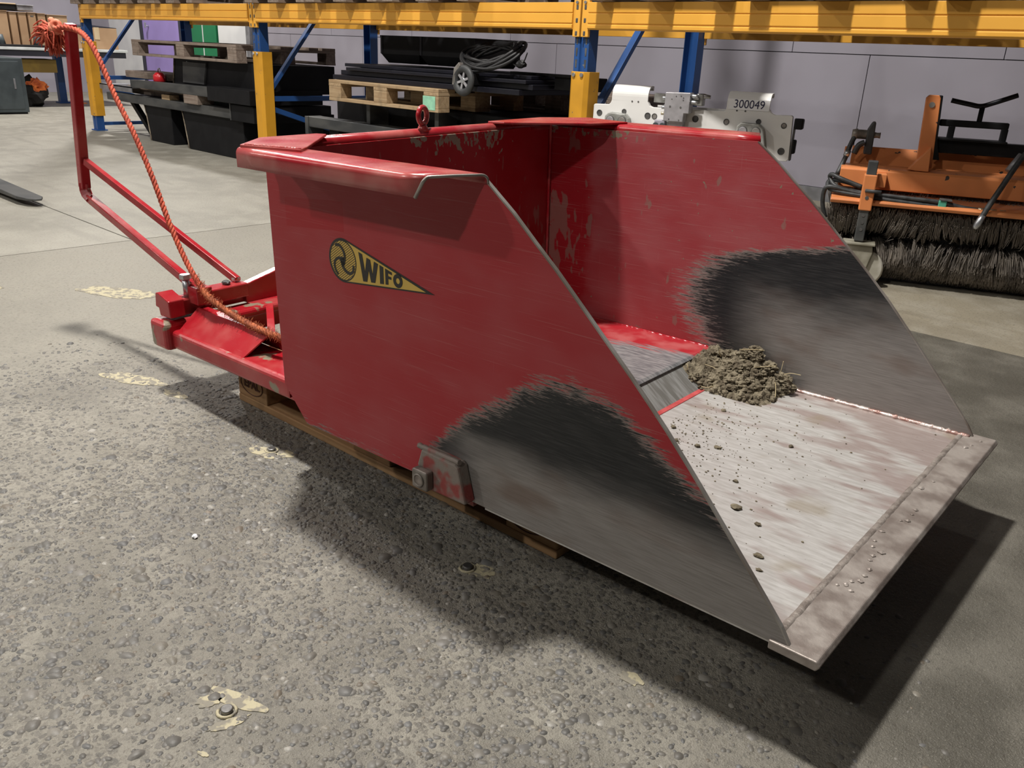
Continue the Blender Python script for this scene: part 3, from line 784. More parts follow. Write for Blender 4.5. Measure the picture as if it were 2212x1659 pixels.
def ribbon(mb, pts, w, y0, y1):
    P = [Vector((p[0], p[1])) for p in spline([(a, b, 0) for a, b in pts], 16)]
    L = []; R = []
    for i, p in enumerate(P):
        t = (P[min(i + 1, len(P) - 1)] - P[max(i - 1, 0)]).normalized(); nn = Vector((-t.y, t.x)); ww = w[0] + (w[1] - w[0]) * i / (len(P) - 1)
        L.append(p + nn * ww / 2); R.append(p - nn * ww / 2)
    for i in range(len(P) - 1):
        mb.prism([tuple(L[i]), tuple(L[i + 1]), tuple(R[i + 1]), tuple(R[i])], 'y', y0, y1)
def em(px, py): return (CXX + (px - 743) * .00150, CZZ - (py - 563) * .00098 - (px - 743) * .00018 * -1)
mb = MB()
ribbon(mb, [em(728, 531), em(736, 530), em(744, 540), em(747.5, 553), em(746, 566), em(742, 573)], (.0058, .0062), -.0016, -.0006)
ribbon(mb, [em(745, 559), em(735, 558), em(728, 561), em(724, 571), em(726, 584), em(731, 593)], (.0062, .0052), -.0016, -.0006)
ribbon(mb, [em(741, 563), em(742, 574), em(748, 585), em(757, 590), em(764, 585), em(765.5, 573)], (.0075, .0056), -.0016, -.0006)
mb.prism([em(736, 561), em(747, 556), em(747, 572), em(742, 577)], 'y', -.0016, -.0006)
mb.build('emblem_swirl', 'sticker_black', st)
def lowz(x): return CZZ - CR + .0010 + (x - CXX) * (TIP[1] - (CZZ - CR)) / (TIP[0] - CXX)
def uppz(x): return CZZ + CR - .0005 + (x - CXX) * (TIP[1] - (CZZ + CR)) / (TIP[0] - CXX)
def letter(poly, x0, x1, holes=None):
    out = []
    for u, v in poly:
        x = x0 + (x1 - x0) * u; zb = lowz(x) + .0070; zt = uppz(x) - .0068
        out.append((x, zb + (zt - zb) * v))
    return out
LET = [('W', [(0, 1), (.19, 1), (.31, .38), (.42, .97), (.60, .97), (.70, .36), (.80, 1), (1, 1), (.82, 0), (.61, 0), (.51, .50), (.40, 0), (.19, 0)], .303, .362),
       ('I', [(0, 0), (0, 1), (1, 1), (1, 0)], .3665, .3775),
       ('F', [(0, 0), (0, 1), (1, 1), (1, .80), (.42, .80), (.42, .60), (.90, .60), (.90, .41), (.42, .41), (.42, 0)], .3830, .4025)]
for nm, poly, x0, x1 in LET:
    MB().prism(letter(poly, x0, x1), 'y', -.0015, -.0006).build('letter', 'sticker_black', st)
mb = MB(); xo, zo = .4195, (lowz(.4195) + uppz(.4195)) / 2 + .0004; k = 28; vs = []; fs = []
for i in range(k):
    a = 2 * PI * i / k
    for r, s in ((.0058, 1), (.0138, 1)):
        vs += [(xo + r * .98 * math.cos(a), -.0015, zo + r * math.sin(a)), (xo + r * .98 * math.cos(a), -.0006, zo + r * math.sin(a))]
for i in range(k):
    j = (i + 1) % k
    fs += [(4 * i, 4 * i + 2, 4 * j + 2, 4 * j), (4 * i + 2, 4 * i + 3, 4 * j + 3, 4 * j + 2), (4 * i, 4 * j, 4 * j + 1, 4 * i + 1)]
mb.add(vs, fs).build('letter', 'sticker_black', st)

# ---- carrying frame behind the bucket
def frail(y0, y1, s):
    MB().box((-.640, y0, .004), (.03, y1, .060)).build('frame_rail', 'red_mud', bucket, .012, 3)
    ya, yb = (y0 - .02, y1) if s > 0 else (y0, y1 + .02)
    MB().box((-.722, ya, .000), (-.630, yb, .086)).build('rail_end_block', 'red_mud', bucket, .014, 3)
    if s > 0: sec = [(y0 + .016, .058), (y0 + .082, .113), (y0 + .104, .115), (y0 + .122, .06)]
    else: sec = [(y1 - .016, .058), (y1 - .082, .113), (y1 - .104, .115), (y1 - .122, .06)]
    vs = []
    for xa, sk in ((-.618, 0), (-.285, 1)):
        for i, (y, z) in enumerate(sec): vs.append((xa + sk * (.0, .028, .036, .03)[i], y, z))
    o = MB().add(vs, [(0, 1, 5, 4), (1, 2, 6, 5), (2, 3, 7, 6)]).build('pocket_cover', 'red_frame', bucket)
    q = o.modifiers.new('thick', 'SOLIDIFY'); q.thickness = .004; q.offset = 0
frail(.05, .175, 1)
frail(BW - .175, BW - .05, -1)
MB().box((-.700, .055, .092), (-.645, BW - .055, .142)).build('cross_bar', 'red_frame', bucket, .006)
MB().box((-.640, .175, .066), (-.560, BW - .175, .094)).build('cross_tube', 'red_mud', bucket, .012, 3)
MB().box((-.632, .175, .004), (-.620, BW - .175, .070)).build('cross_plate', 'red_frame', bucket, .002)
for y0, y1 in ((.052, .100), (BW - .100, BW - .052)):
    MB().prism([(-.712, .118), (-.704, .160), (-.690, .163), (-.632, .146), (-.630, .096), (-.690, .094), (-.694, .116)], 'y', y0, y1).build('hook_block', 'red_frame', bucket, .003)
for y0, y1 in ((.150, .302), (BW - .302, BW - .150)):
    MB().box((-.672, y0, .118), (-.612, y1, .160)).build('pivot_lug', 'red_frame', bucket, .004)
MB().prism([(.302, .092), (.302, .150), (.506, .196), (BW - .302, .150), (BW - .302, .092)], 'x', -.662, -.632).build('headstock_plate', 'red_frame', bucket, .003)
MB().bar((-.575, .345, .088), (-.375, .215, .050), .022, .012).build('brace_strip', 'red_frame', bucket, .002)
def hexbolt(x, y, z0, z1, r, nm='hex_bolt', mt='zinc'):
    o = MB().cyl((x, y, z0), (x, y, z1), r * .62, 16).build(nm, mt, bucket)
    MB().prism([(x + r * math.cos(PI / 3 * i + .2), y + r * math.sin(PI / 3 * i + .2)) for i in range(6)], 'z', z1 - .001, z1 + r * .75).build('bolt_head', mt, o, .0015)
hexbolt(-.660, .128, .135, .196, .0175)
hexbolt(-.648, .284, .150, .164, .0140)
MB().blob((-.640, .245, .166), .012, 2, .2, 2, (1.3, 1, .7), 3).build('bolt_stub', 'worn_black', bucket)
MB().blob((-.645, .165, .150), .016, 2, .5, 2.2, (1.7, 1.1, .5), 8).build('grease_clot', 'rubber', bucket)
# ---- release lever
lev = MB().bar((-1.207, .15, .885), (-1.296, .15, .385), .030, .030, (1, 0, 0)).build('lever_post', 'red_frame', bucket, .003)
P = [(-1.293, .15, .402), (-1.2965, .15, .378), (-1.286, .15, .360), (-1.262, .15, .349)]
MB().tube([(p[0], p[1], p[2]) for p in P], .0195, 4, True, False).build('lever_bend', 'red_frame', bucket, .002)
MB().bar((-1.274, .15, .3545), (-.615, .15, .158), .024, .024).build('lever_arm', 'red_frame', bucket, .002)
MB().bar((-1.262, .152, .473), (-.640, .283, .166), .018, .022).build('lever_brace', 'red_frame', bucket, .002)
MB().bar((-.660, .15, .150), (-.600, .15, .150), .05, .05).build('lever_foot', 'red_frame', bucket, .003)

# ------------------------------------------------------------------ rope
def Bw(p): return m @ Vector(p)
RP = [(-1.238, .118, .868), (-1.205, .128, .874)] + [(-1.156, 0.148, 0.865), (-1.092, 0.146, 0.841), (-1.033, 0.144, 0.785), (-0.961, 0.142, 0.685), (-0.874, 0.14, 0.586), (-0.795, 0.138, 0.469), (-0.729, 0.136, 0.35), (-0.659, 0.134, 0.253), (-0.603, 0.132, 0.201), (-0.563, 0.128, 0.178), (-0.508, 0.122, 0.16), (-0.453, 0.129, 0.14), (-0.398, 0.13, 0.131), (-0.326, 0.127, 0.126), (-0.26, 0.126, 0.123), (-0.208, 0.133, 0.119), (-0.12, 0.16, 0.11), (-0.04, 0.2, 0.12)]
rope = thing('pull_rope', 'orange twisted rope hanging from the red lever post', 'rope'); rope.matrix_world = m.copy()
path = spline(RP, 420)
lens = [0]
for a, b in zip(path[:-1], path[1:]): lens.append(lens[-1] + (b - a).length)
def strand(k, i0, i1):
    out = []
    for i in range(i0, i1):
        t = (path[min(i + 1, len(path) - 1)] - path[max(i - 1, 0)]).normalized()
        n1 = t.cross(Vector((0, 1, 0))).normalized(); n2 = t.cross(n1)
        a = lens[i] / .040 * 2 * PI + k * 2 * PI / 3
        out.append(path[i] + (n1 * math.cos(a) + n2 * math.sin(a)) * .0043)
    return out
for k in range(3):
    MB().tube(strand(k, 0, 245), .0043, 7).build('strand', 'rope_orange', rope)
    MB().tube(strand(k, 243, 421), .0052, 7).build('strand', 'rope_dirty', rope)
rnd = random.Random(11); mb = MB()
for q in range(1300):
    i = rnd.randrange(215, 420); p = path[i]; d = Vector((rnd.gauss(0, 1), rnd.gauss(0, 1), rnd.gauss(0, 1))).normalized()
    mb.tube([p + d * .008, p + d * (.012 + .008 * rnd.random()) + Vector((rnd.gauss(0, .003), 0, rnd.gauss(0, .003)))], .0005, 3, False)
f = mb.build('loose_fibres', 'rope_dirty', rope); f['kind'] = 'stuff'
kn = Vector((-1.258, .125, .872)); mb = MB()
for q, (R, r, nr, off) in enumerate([(.013, .0085, (1, .2, .3), (0, 0, 0)), (.012, .0085, (.2, 1, .4), (-.006, 0, .012)), (.012, .0080, (.3, .2, 1), (-.004, .004, -.008)), (.010, .0085, (1, -.6, .2), (.010, 0, .008))]):
    mb.ring(kn + Vector(off), R, r, nr, 20, 8)
mb.blob(kn + Vector((-.002, 0, .004)), .015, 2, .2, 2)
mb.build('knot', 'rope_pale', rope)
mb = MB()
for q in range(520):
    base = kn + Vector((-.010 + rnd.gauss(0, .007), rnd.gauss(0, .008), -.010 + rnd.gauss(0, .006)))
    if q % 5 < 3: ang, L = math.radians(rnd.gauss(186, 9)), rnd.uniform(.045, .088)
    elif q % 5 < 4: ang, L = math.radians(rnd.gauss(222, 12)), rnd.uniform(.035, .062)
    else: ang, L = math.radians(rnd.gauss(268, 7)), rnd.uniform(.035, .062)
    d = Vector((math.cos(ang), rnd.gauss(0, .16), math.sin(ang))); mid = base + d * L * .5 + Vector((rnd.gauss(0, .004), rnd.gauss(0, .006), .010 + rnd.gauss(0, .004))); end = base + d * L + Vector((rnd.gauss(0, .006), rnd.gauss(0, .008), -.004))
    mb.tube(spline([base, mid, end], 6), .0020, 5, False, rs=[.0026, .0027, .0026, .0025, .0024, .0021, .0012])
f = mb.build('frayed_end', 'rope_orange', rope); f['kind'] = 'stuff'

# ------------------------------------------------------------------ soil in the scoop
soil = thing('soil_heap', 'brown crumbly soil heap with straw against the bucket wall', 'soil', group=None); soil.matrix_world = m.copy()
mb = MB(); rnd = random.Random(21)
def soilh(x, y):
    a = max(0, 1 - ((x - .705) / .135) ** 2) * max(0, min(1, (y - .835) / .11)) ** .8
    return .062 * a
N = 90; vs = []; fs = []
x0, x1, y0, y1 = .555, .865, .80, BW - .001
for i in range(N + 1):
    for j in range(N + 1):
        x = x0 + (x1 - x0) * i / N; y = y0 + (y1 - y0) * j / N
        h = soilh(x, y); nz = noise.noise(Vector((x * 34, y * 34, 0))) * .016 + noise.noise(Vector((x * 80, y * 80, 3))) * .010 + noise.noise(Vector((x * 190, y * 190, 6))) * .005
        base = 0.0 if x > .652 else min(.055, (.652 - x) * .75)
        vs.append((x, y, max(base - .004, base * .35 - .003) + (h + nz * min(1, h / .012) if h > .001 else -.003)))
for i in range(N):
    for j in range(N): fs.append((i * (N + 1) + j, (i + 1) * (N + 1) + j, (i + 1) * (N + 1) + j + 1, i * (N + 1) + j + 1))
mb.add(vs, fs)
mb.build('soil_mound', 'soil', soil)
mb = MB()
for q in range(620):
    for _ in range(20):
        x = rnd.gauss(.70, .075); y = rnd.uniform(.80, BW - .012)
        if soilh(x, y) > .003: break
    r = .0022 + .0070 * rnd.random() ** 2.4
    zz = soilh(x, y) + (0 if x > .65 else (.65 - x) * .3)
    mb.blob((x, min(y, BW - r * 1.3), zz + r * .35), r, 2 if r > .008 else 1, .55, 2.0, (1.15, 1.15, .85), q)
for q, (x, y, z, r) in enumerate([(.612, .968, .062, .018), (.632, .945, .050, .020), (.60, .985, .052, .017), (.655, .985, .066, .020), (.70, .988, .078, .019), (.725, .990, .094, .016), (.735, .980, .082, .018), (.77, .985, .058, .020), (.81, .985, .034, .022), (.835, .975, .022, .017), (.79, .955, .030, .018), (.68, .93, .045, .020), (.64, .905, .025, .017), (.615, .845, .024, .014), (.625, .86, .03, .012), (.70, .865, .012, .015), (.745, .90, .022, .017)]):
    mb.blob((x, y, z - .004), r * .92, 4, .6, 2.6, (1.25, 1.0, .75), q + 600)
mb.build('clods', 'soil', soil)['kind'] = 'stuff'
for p in [[(.628, .90, .050), (.655, .905, .045), (.70, .90, .036), (.735, .885, .012)], [(.795, .965, .040), (.815, .94, .028), (.835, .90, .006)], [(.690, .975, .088), (.72, .965, .098), (.755, .975, .102)], [(.80, .99, .030), (.803, .992, .055), (.804, .996, .078)],
          [(.815, .985, .046), (.835, .98, .056), (.86, .985, .056)], [(.645, .955, .062), (.64, .95, .075), (.645, .945, .085)], [(.745, .95, .058), (.775, .955, .066), (.80, .965, .072)], [(.60, .85, .034), (.605, .848, .050), (.60, .85, .058)], [(.655, .84, .010), (.675, .845, .012), (.69, .87, .018)]]:
    MB().tube(spline(p, 10), .0010, 5).build('straw_stalk', 'straw', soil)
crumbs = thing('soil_crumbs', 'loose soil crumbs scattered over the steel scoop floor', 'soil'); crumbs.matrix_world = m.copy()
mb = MB()
for q in range(620):
    x = min(1.22, .70 + abs(rnd.gauss(0, .17))); y = min(.97, max(.03, rnd.gauss(.50, .20)))
    if x < .68: continue
    r = .0008 + .0016 * rnd.random() ** 2 + (.004 if rnd.random() < .018 else 0)
    mb.blob((x, y, r * .4), r, 1, .5, 2, (1.3, 1.1, .8), q)
for x, y, r in ((.93, .085, .010), (.86, .55, .006), (1.02, .33, .008), (1.08, .30, .005), (1.13, .20, .006), (1.15, .16, .004), (.80, .42, .008)): mb.blob((x, y, r * .4), r, 2, .5, 2, (1.5, 1, .6), int(x * 100))
o = mb.build('crumbs', 'soil', crumbs); o['kind'] = 'stuff'

# ------------------------------------------------------------------ pallet racking
def vbox(a, b): return MB().box(a, b)
POSTX = [-9.89, -6.522, -3.198, .13]
PLAB = ['blue rack frame with yellow guard at the far left end', 'blue rack frame with yellow guard between left and middle bay', 'blue rack frame with yellow guard beside the white attachment', 'blue rack frame at the right end of the racking']
def post(parent, x, y, s, slots):
    # open channel, lips inward
    poly = [(x, y), (x + .036, y), (x + .042, y + .012), (x + .058, y + .012), (x + .064, y), (x + .100, y), (x + .100, y + s * .08), (x + .094, y + s * .08), (x + .094, y + s * .022 if s > 0 else y + s * .022), (x + .006, y + s * .022), (x + .006, y + s * .08), (x, y + s * .08)]
    if s < 0: poly = [(px, 2 * y - py) if abs(py - y) < .02 and py > y else (px, py) for px, py in poly]
    p = MB().prism(poly, 'z', .0, 4.2).build('front_post' if s > 0 else 'rear_post', 'rack_blue', parent, .002)
    if slots:
        for z in (.925, .985, 1.045):
            for sx in (.018, .082):
                w = .0075
                MB().prism([(x + sx - w, z), (x + sx + w, z), (x + sx + w * 1.5, z + .040), (x + sx, z + .047), (x + sx - w * 1.5, z + .040)] if False else [(x + sx - w * .6, z), (x + sx + w * .6, z), (x + sx + w, z + .042), (x + sx - w, z + .042)], 'y', y - .0012, y + .004).build('slot', 'hole_dark', p)
    return p
for i, x in enumerate(POSTX):
    t = thing('upright_frame', PLAB[i], 'rack frame', (0, 0, 0), 0, 'upright frames of the pallet racking')
    post(t, x, 3.900, 1, i < 3)
    post(t, x, 5.080, -1, False)
    g = MB().prism([(x - .015, 3.995), (x - .015, 3.905), (x + .008, 3.885), (x + .092, 3.885), (x + .115, 3.905), (x + .115, 3.995), (x + .109, 3.995), (x + .109, 3.908), (x + .090, 3.891), (x + .010, 3.891), (x - .009, 3.908), (x - .009, 3.995)], 'z', .155, .905).build('post_guard', 'guard_yellow', t, .002)
    for sx in (.022, .078):
        MB().cyl((x + sx, 3.886, .888), (x + sx, 3.876, .888), .0105, 12).build('guard_bolt', 'zinc', g)
    MB().box((x - .02, 3.88, 0), (x + .12, 4.0, .012)).build('foot_plate', 'rack_blue', t, .002)
    xb = x + .05
    MB().bar((xb, 3.96, .565), (xb, 5.04, 1.865), .03, .045, (1, 0, 0)).build('diagonal_brace', 'rack_blue', t, .002)
    MB().bar((xb, 3.96, .545), (xb, 5.04, .545), .03, .04).build('horizontal_brace', 'rack_blue', t, .002)
    MB().bar((xb, 3.96, .48), (xb, 5.04, .145), .03, .04).build('diagonal_brace', 'rack_blue', t, .002)
    MB().bar((xb, 3.96, .07), (xb, 5.04, .07), .025, .035).build('horizontal_brace', 'rack_blue', t, .002)
    MB().bar((xb, 5.04, 1.9), (xb, 3.96, 3.2), .03, .045, (1, 0, 0)).build('diagonal_brace', 'rack_blue', t, .002)
SEC = [(0, 1.255), (0, 1.2055), (.005, 1.2035), (.005, 1.2005), (0, 1.1985), (0, 1.1525), (.005, 1.149), (.005, 1.1455), (0, 1.142), (0, 1.127), (.007, 1.1195), (.05, 1.1195), (.05, 1.255)]
BN = ['left', 'middle', 'right']
for i in range(3):
    xa, xb = POSTX[i] + .100, POSTX[i + 1]
    for y0, s, nm in ((3.868, 1, 'front'), (5.112, -1, 'rear')):
        t = thing('rack_beam', 'yellow steel %s beam over the %s rack bay' % (nm, BN[i]), 'beam', (0, 0, 0), 0, 'yellow rack beams')
        MB().prism([(y0 + s * a, b) for a, b in SEC], 'x', xa + .004, xb - .004).build('beam_rail', 'rack_yellow', t, .002)
        for x0, x1, xe in ((xa - .044, xa + .004, xa - .022), (xb - .004, xb + .044, xb + .022)):
            c = MB().box((x0, min(y0 + s * .010, y0 + s * .030), 1.082), (x1, max(y0 + s * .010, y0 + s * .030), 1.300)).build('end_connector', 'rack_yellow', t, .003)
            for z in (1.10, 1.165, 1.23):
                MB().box((xe - .008, min(y0 + s * .008, y0 + s * .014), z - .012), (xe + .008, max(y0 + s * .008, y0 + s * .014), z + .012)).build('hook_slot', 'hole_dark', c, .003)
            MB().cyl((xe, y0 + s * .012, 1.255), (xe, y0 + s * .002, 1.255), .008, 10).build('lock_pin', 'zinc', c)
# stored pallets on the beams (only their undersides show at the top of the picture)
px = [-9.02, -8.16, -7.28, -5.64, -4.78, -3.92, -2.22, -1.34, -.48]
pw = [('wood_old', 'wood_old_y'), ('wood_light', 'wood_light_y')]
where = ['above the left rack bay, leftmost', 'above the left rack bay, middle', 'above the left rack bay, rightmost', 'above the middle rack bay, leftmost', 'above the middle rack bay, centre', 'above the middle rack bay, rightmost', 'above the right rack bay, leftmost', 'above the right rack bay, middle', 'above the right rack bay, rightmost']
base = None
for i, x in enumerate(px):
    lab = 'stored wooden pallet on the yellow beam %s' % where[i]
    if base is None:
        base = pallet('wooden_pallet', lab, 'pallets stored on the rack beams', (x, 3.80, 1.2565), PI / 2, 'wood_old', 'wood_old_y')
    else:
        c = copy_tree(base); c.location = (x, 3.80 + random.uniform(-.03, .02), 1.2565); c.rotation_euler = (0, 0, PI / 2 + random.uniform(-.01, .01)); c['label'] = lab

# ------------------------------------------------------------------ left rack bay
def prism_xz(poly, y0, y1): return MB().prism(poly, 'y', y0, y1)
t = thing('loader_attachment', 'black steel attachment on curved feet at the bottom of the left bay', 'attachment', (-8, 4.2, 0))
t.location = (0, 0, 0)
MB().prism([(-9.52, .345), (-9.52, .420), (-6.98, .425), (-6.98, .345)], 'y', 3.93, 4.02).build('front_bar', 'worn_black', t, .004)
MB().box((-9.40, 4.02, .36), (-7.0, 4.75, .40)).build('top_plate', 'worn_black', t, .003)
MB().box((-6.99, 3.92, .335), (-6.62, 4.7, .470)).build('end_box', 'black_steel', t, .004)
MB().box((-7.0, 3.915, .335), (-6.985, 4.7, .475)).build('end_plate', 'worn_black', t, .002)
for x0, x1 in ((-8.80, -8.22), (-8.02, -6.90)):
    f = MB().prism([(x0, .345), (x0 + .035, .33), (x0 + .055, .26), (x0 + .115, .0), (x1, .0), (x1, .345)], 'y', 3.98, 4.85).build('curved_foot', 'black_steel', t, .006)
    MB().tube(spline([(x0, 3.978, .345), (x0 + .030, 3.978, .335), (x0 + .052, 3.978, .27), (x0 + .112, 3.978, .005)], 14), .006, 6).build('worn_edge', 'bare_edge', f)
MB().box((-7.9, 4.86, .0), (-7.0, 5.0, .36)).build('rear_leg', 'black_steel', t)
MB().bar((-9.30, 4.1, .345), (-8.85, 4.1, .0), .05, .05).build('prop_leg', 'black_steel', t)
for i, (x0, x1, y0, z0, z1, mt, lab) in enumerate([(-9.30, -8.02, 4.08, .422, .475, 'wood_old', 'long brown timber between the two black attachments'),
        (-8.30, -8.14, 3.94, .422, .468, 'wood_light', 'small pale timber block on the lower black attachment'),
        (-7.78, -7.52, 3.90, .424, .503, 'wood_old', 'grey squared timber block on the lower black attachment'),
        (-9.40, -8.50, 4.10, .575, .640, 'wood_old', 'timber lying on the upper black attachment beside the red canister')]):
    d = (.5, .10, .16, .32)[i]
    b = MB().box((x0, y0, z0), (x1, y0 + d, z1)).build('timber_block', mt, None, .004); tag(b, lab, 'timber', 'timbers in the left bay')
b = MB().box((-9.25, 4.04, .475), (-8.06, 4.5, .502)).build('timber_block', 'wood_old', None, .004); tag(b, 'second long brown timber on top of the first, under the upper attachment', 'timber', 'timbers in the left bay')
t = thing('attachment_hopper', 'black steel hopper attachment under the old pallet in the left bay', 'attachment')
MB().prism([(-8.86, .503), (-8.86, .572), (-7.05, .590), (-7.05, .503)], 'y', 3.90, 3.98).build('front_bar', 'worn_black', t, .004)
MB().box((-8.75, 3.98, .535), (-7.05, 4.8, .565)).build('top_plate', 'black_steel', t, .003)
MB().box((-7.30, 3.88, .480), (-6.60, 4.6, .598)).build('end_box', 'black_steel', t, .004)
MB().prism([(-8.26, .565), (-8.20, .800), (-6.62, .800), (-6.62, .565)], 'y', 4.06, 4.75).build('hopper_body', 'black_steel', t, .004)
MB().prism([(-8.06, .590), (-8.03, .775), (-7.60, .775), (-7.66, .590)], 'y', 4.050, 4.062).build('hopper_panel', 'worn_black', t, .002)
MB().tube([(-8.262, 4.056, .567), (-8.202, 4.056, .798)], .007, 6).build('worn_edge', 'bare_edge', t)
MB().tube([(-7.64, 4.05, .570), (-7.58, 4.05, .80)], .005, 6).build('worn_edge', 'worn_black', t)
pallet('wooden_pallet', 'weathered brown pallet on top of the black hopper attachment', 'old pallets in the left bay', (-8.80, 3.93, .802), 0, 'wood_old', 'wood_old_y', 1.95, 1.0)
t = thing('red_canister', 'small red canister beside the black hopper in the left bay', 'canister', (-8.52, 4.045, .568))
MB().tube([(0, 0, 0), (0, 0, .01), (0, 0, .06), (0, 0, .085), (0, 0, .09)], .05, 18, rs=[.05, .058, .058, .035, .02]).build('can_body', 'red_gloss', t)
MB().tube([(-.02, 0, .09), (-.01, 0, .12), (.015, 0, .125), (.03, 0, .10)], .006, 8).build('can_nozzle', 'zinc', t)
t = thing('metal_bracket', 'grey steel angle bracket hanging on the left rack frame', 'bracket')
MB().box((-9.72, 3.95, .485), (-8.95, 4.25, .495)).box((-9.72, 3.95, .440), (-8.95, 3.956, .495)).build('angle', 'steel_grey', t)

# ------------------------------------------------------------------ middle rack bay
t = thing('loader_attachment', 'black steel carriage with grey front bar on the floor of the middle bay', 'attachment')
MB().box((-5.80, 3.90, .385), (-3.85, 4.02, .462)).build('front_bar', 'worn_black', t, .005)
MB().box((-5.83, 3.89, .330), (-5.79, 4.03, .462)).build('bar_end_plate', 'worn_black', t, .003)
for x in (-5.09, -4.36):
    MB().prism([(3.93, .462), (3.93, .600), (3.96, .605), (4.25, .50), (4.3, .40)], 'x', x - .02, x + .02).build('rib_plate', 'worn_black', t, .003)
MB().box((-5.7, 4.10, .05), (-3.5, 4.85, .600)).build('carriage_body', 'black_steel', t, .01)
for x in (-5.6, -3.8): MB().box((x, 3.95, 0), (x + .12, 4.8, .39)).build('support_leg', 'black_steel', t, .004)
pl = pallet('wooden_pallet', 'pale pallet with a mint green painted block in the middle bay', None, (-5.43, 3.84, .605), -.012, 'wood_light', 'wood_light_y')
c = MB().box((1.051, -.002, .012), (1.172, .0, .098)).build('painted_patch', 'mint_paint', pl, .001)
t = thing('plate_stack', 'stack of flat black steel plates on the pale pallet', 'steel plates')
for i, (x0, x1, y0, z0, z1) in enumerate([(-5.46, -3.60, 3.90, .750, .782), (-5.40, -3.52, 3.93, .784, .815), (-5.30, -3.55, 3.90, .817, .838), (-5.42, -3.58, 3.98, .840, .862)]):
    MB().box((x0, y0, z0), (x1, 4.62, z1)).build('flat_plate', 'black_gloss', t, .003)
t = thing('steel_arm', 'long black steel arm sticking out of the plate stack to the right', 'steel arm')
MB().box((-3.50, 4.10, .79), (-3.24, 4.28, .866)).build('arm_bar', 'black_steel', t, .003)
MB().box((-3.85, 4.08, .8625), (-3.30, 4.14, .878)).build('arm_plate', 'black_steel', t, .002)
def bin_(x0, x1, lab):
    t = thing('black_bin', lab, 'bin', group='black bins on the plate stack')
    y0, y1, z0, z1 = 4.16, 4.60, .879, 1.062
    vs = [(x0 + .05, y0 + .03, z0), (x1 - .03, y0 + .03, z0), (x1 - .03, y1 - .03, z0), (x0 + .05, y1 - .03, z0), (x0, y0, z0 + .06), (x1, y0, z0 + .06), (x1, y1, z0 + .06), (x0, y1, z0 + .06), (x0, y0, z1), (x1, y0, z1), (x1, y1, z1), (x0, y1, z1)]
    o = MB().add(vs, [(3, 2, 1, 0), (0, 1, 5, 4), (1, 2, 6, 5), (2, 3, 7, 6), (3, 0, 4, 7), (4, 5, 9, 8), (5, 6, 10, 9), (6, 7, 11, 10), (7, 4, 8, 11)]).build('bin_body', 'black_steel', t)
    s = o.modifiers.new('thick', 'SOLIDIFY'); s.thickness = .008
    MB().box((x0 - .006, y0 - .006, z1 - .012), (x0 + .02, y0 + .012, z1)).box((x0 - .004, y0 - .004, z0 + .06), (x0 + .018, y0 + .004, z1)).build('bin_rim', 'black_gloss', t, .002)
bin_(-5.22, -4.80, 'left black steel bin on the plate stack behind the cable coil')
bin_(-4.79, -4.25, 'long black steel bin directly behind the cable coil')
t = thing('cable_coil', 'black coiled cable lying on the plate stack above the grey wheel', 'cable')
rnd = random.Random(31)
for i in range(14):
    cx, cz = -3.93 + rnd.gauss(0, .015), .962 + rnd.gauss(0, .010); R = .185 + rnd.gauss(0, .018)
    tl = rnd.uniform(.26, .42); pts = []
    for k in range(41):
        a = 2 * PI * k / 40
        pts.append((cx + R * math.cos(a) * 1.15, 3.99 + R * .55 * math.sin(a) + rnd.gauss(0, .001), cz + R * tl * math.sin(a + .25) + .02 * math.sin(2 * a + i)))
    MB().tube(pts, .0115, 8, False).build('cable_loop', 'rubber', t)
MB().tube(spline([(-3.72, 3.95, .93), (-3.64, 3.93, .91), (-3.60, 3.93, .94), (-3.575, 3.93, .99)], 12), .004, 6).build('cable_end', 'rubber', t)
MB().blob((-3.63, 3.94, .925), .028, 2, .3, 2, (1.2, 1, .9), 2).build('cable_plug', 'rubber', t)
t = thing('caster_wheel', 'grey spoked wheel hanging at the edge of the pale pallet', 'wheel', (-3.975, 3.80, .815))
t.scale = (1.38, 1.1, 1.38)
mb = MB(); mb.ring((0, 0, 0), .050, .0165, (0, 1, 0), 36, 12); mb.build('tyre', 'wheel_grey', t)
h = MB().cyl((0, -.010, 0), (0, .012, 0), .012, 16).build('hub', 'zinc', t)
for k in range(6):
    a = k * PI / 3 + .3
    MB().bar((.008 * math.cos(a), -.004, .008 * math.sin(a)), (.040 * math.cos(a), -.004, .040 * math.sin(a)), .010, .007, (0, 1, 0)).build('spoke', 'alloy', h)
MB().cyl((0, .002, 0), (0, .010, 0), .044, 28).build('hub_disc', 'black_steel', t)
MB().ring((0, -.004, 0), .0385, .0025, (0, 1, 0), 30, 8).build('rim_ring', 'alloy', t)
MB().prism([(-.06, -.02), (-.05, .05), (-.02, .075), (-.01, .06), (-.04, .03), (-.045, -.02)], 'y', -.016, .016).build('wheel_guard', 'pin_steel', t, .002)
MB().box((-.02, .015, -.02), (.02, .10, .03)).build('wheel_bracket', 'black_steel', t, .003)
pallet('wooden_pallet', 'dark pallet in the shade at the right of the middle bay', None, (-4.60, 4.68, .602), .0, 'wood_old', 'wood_old_y')

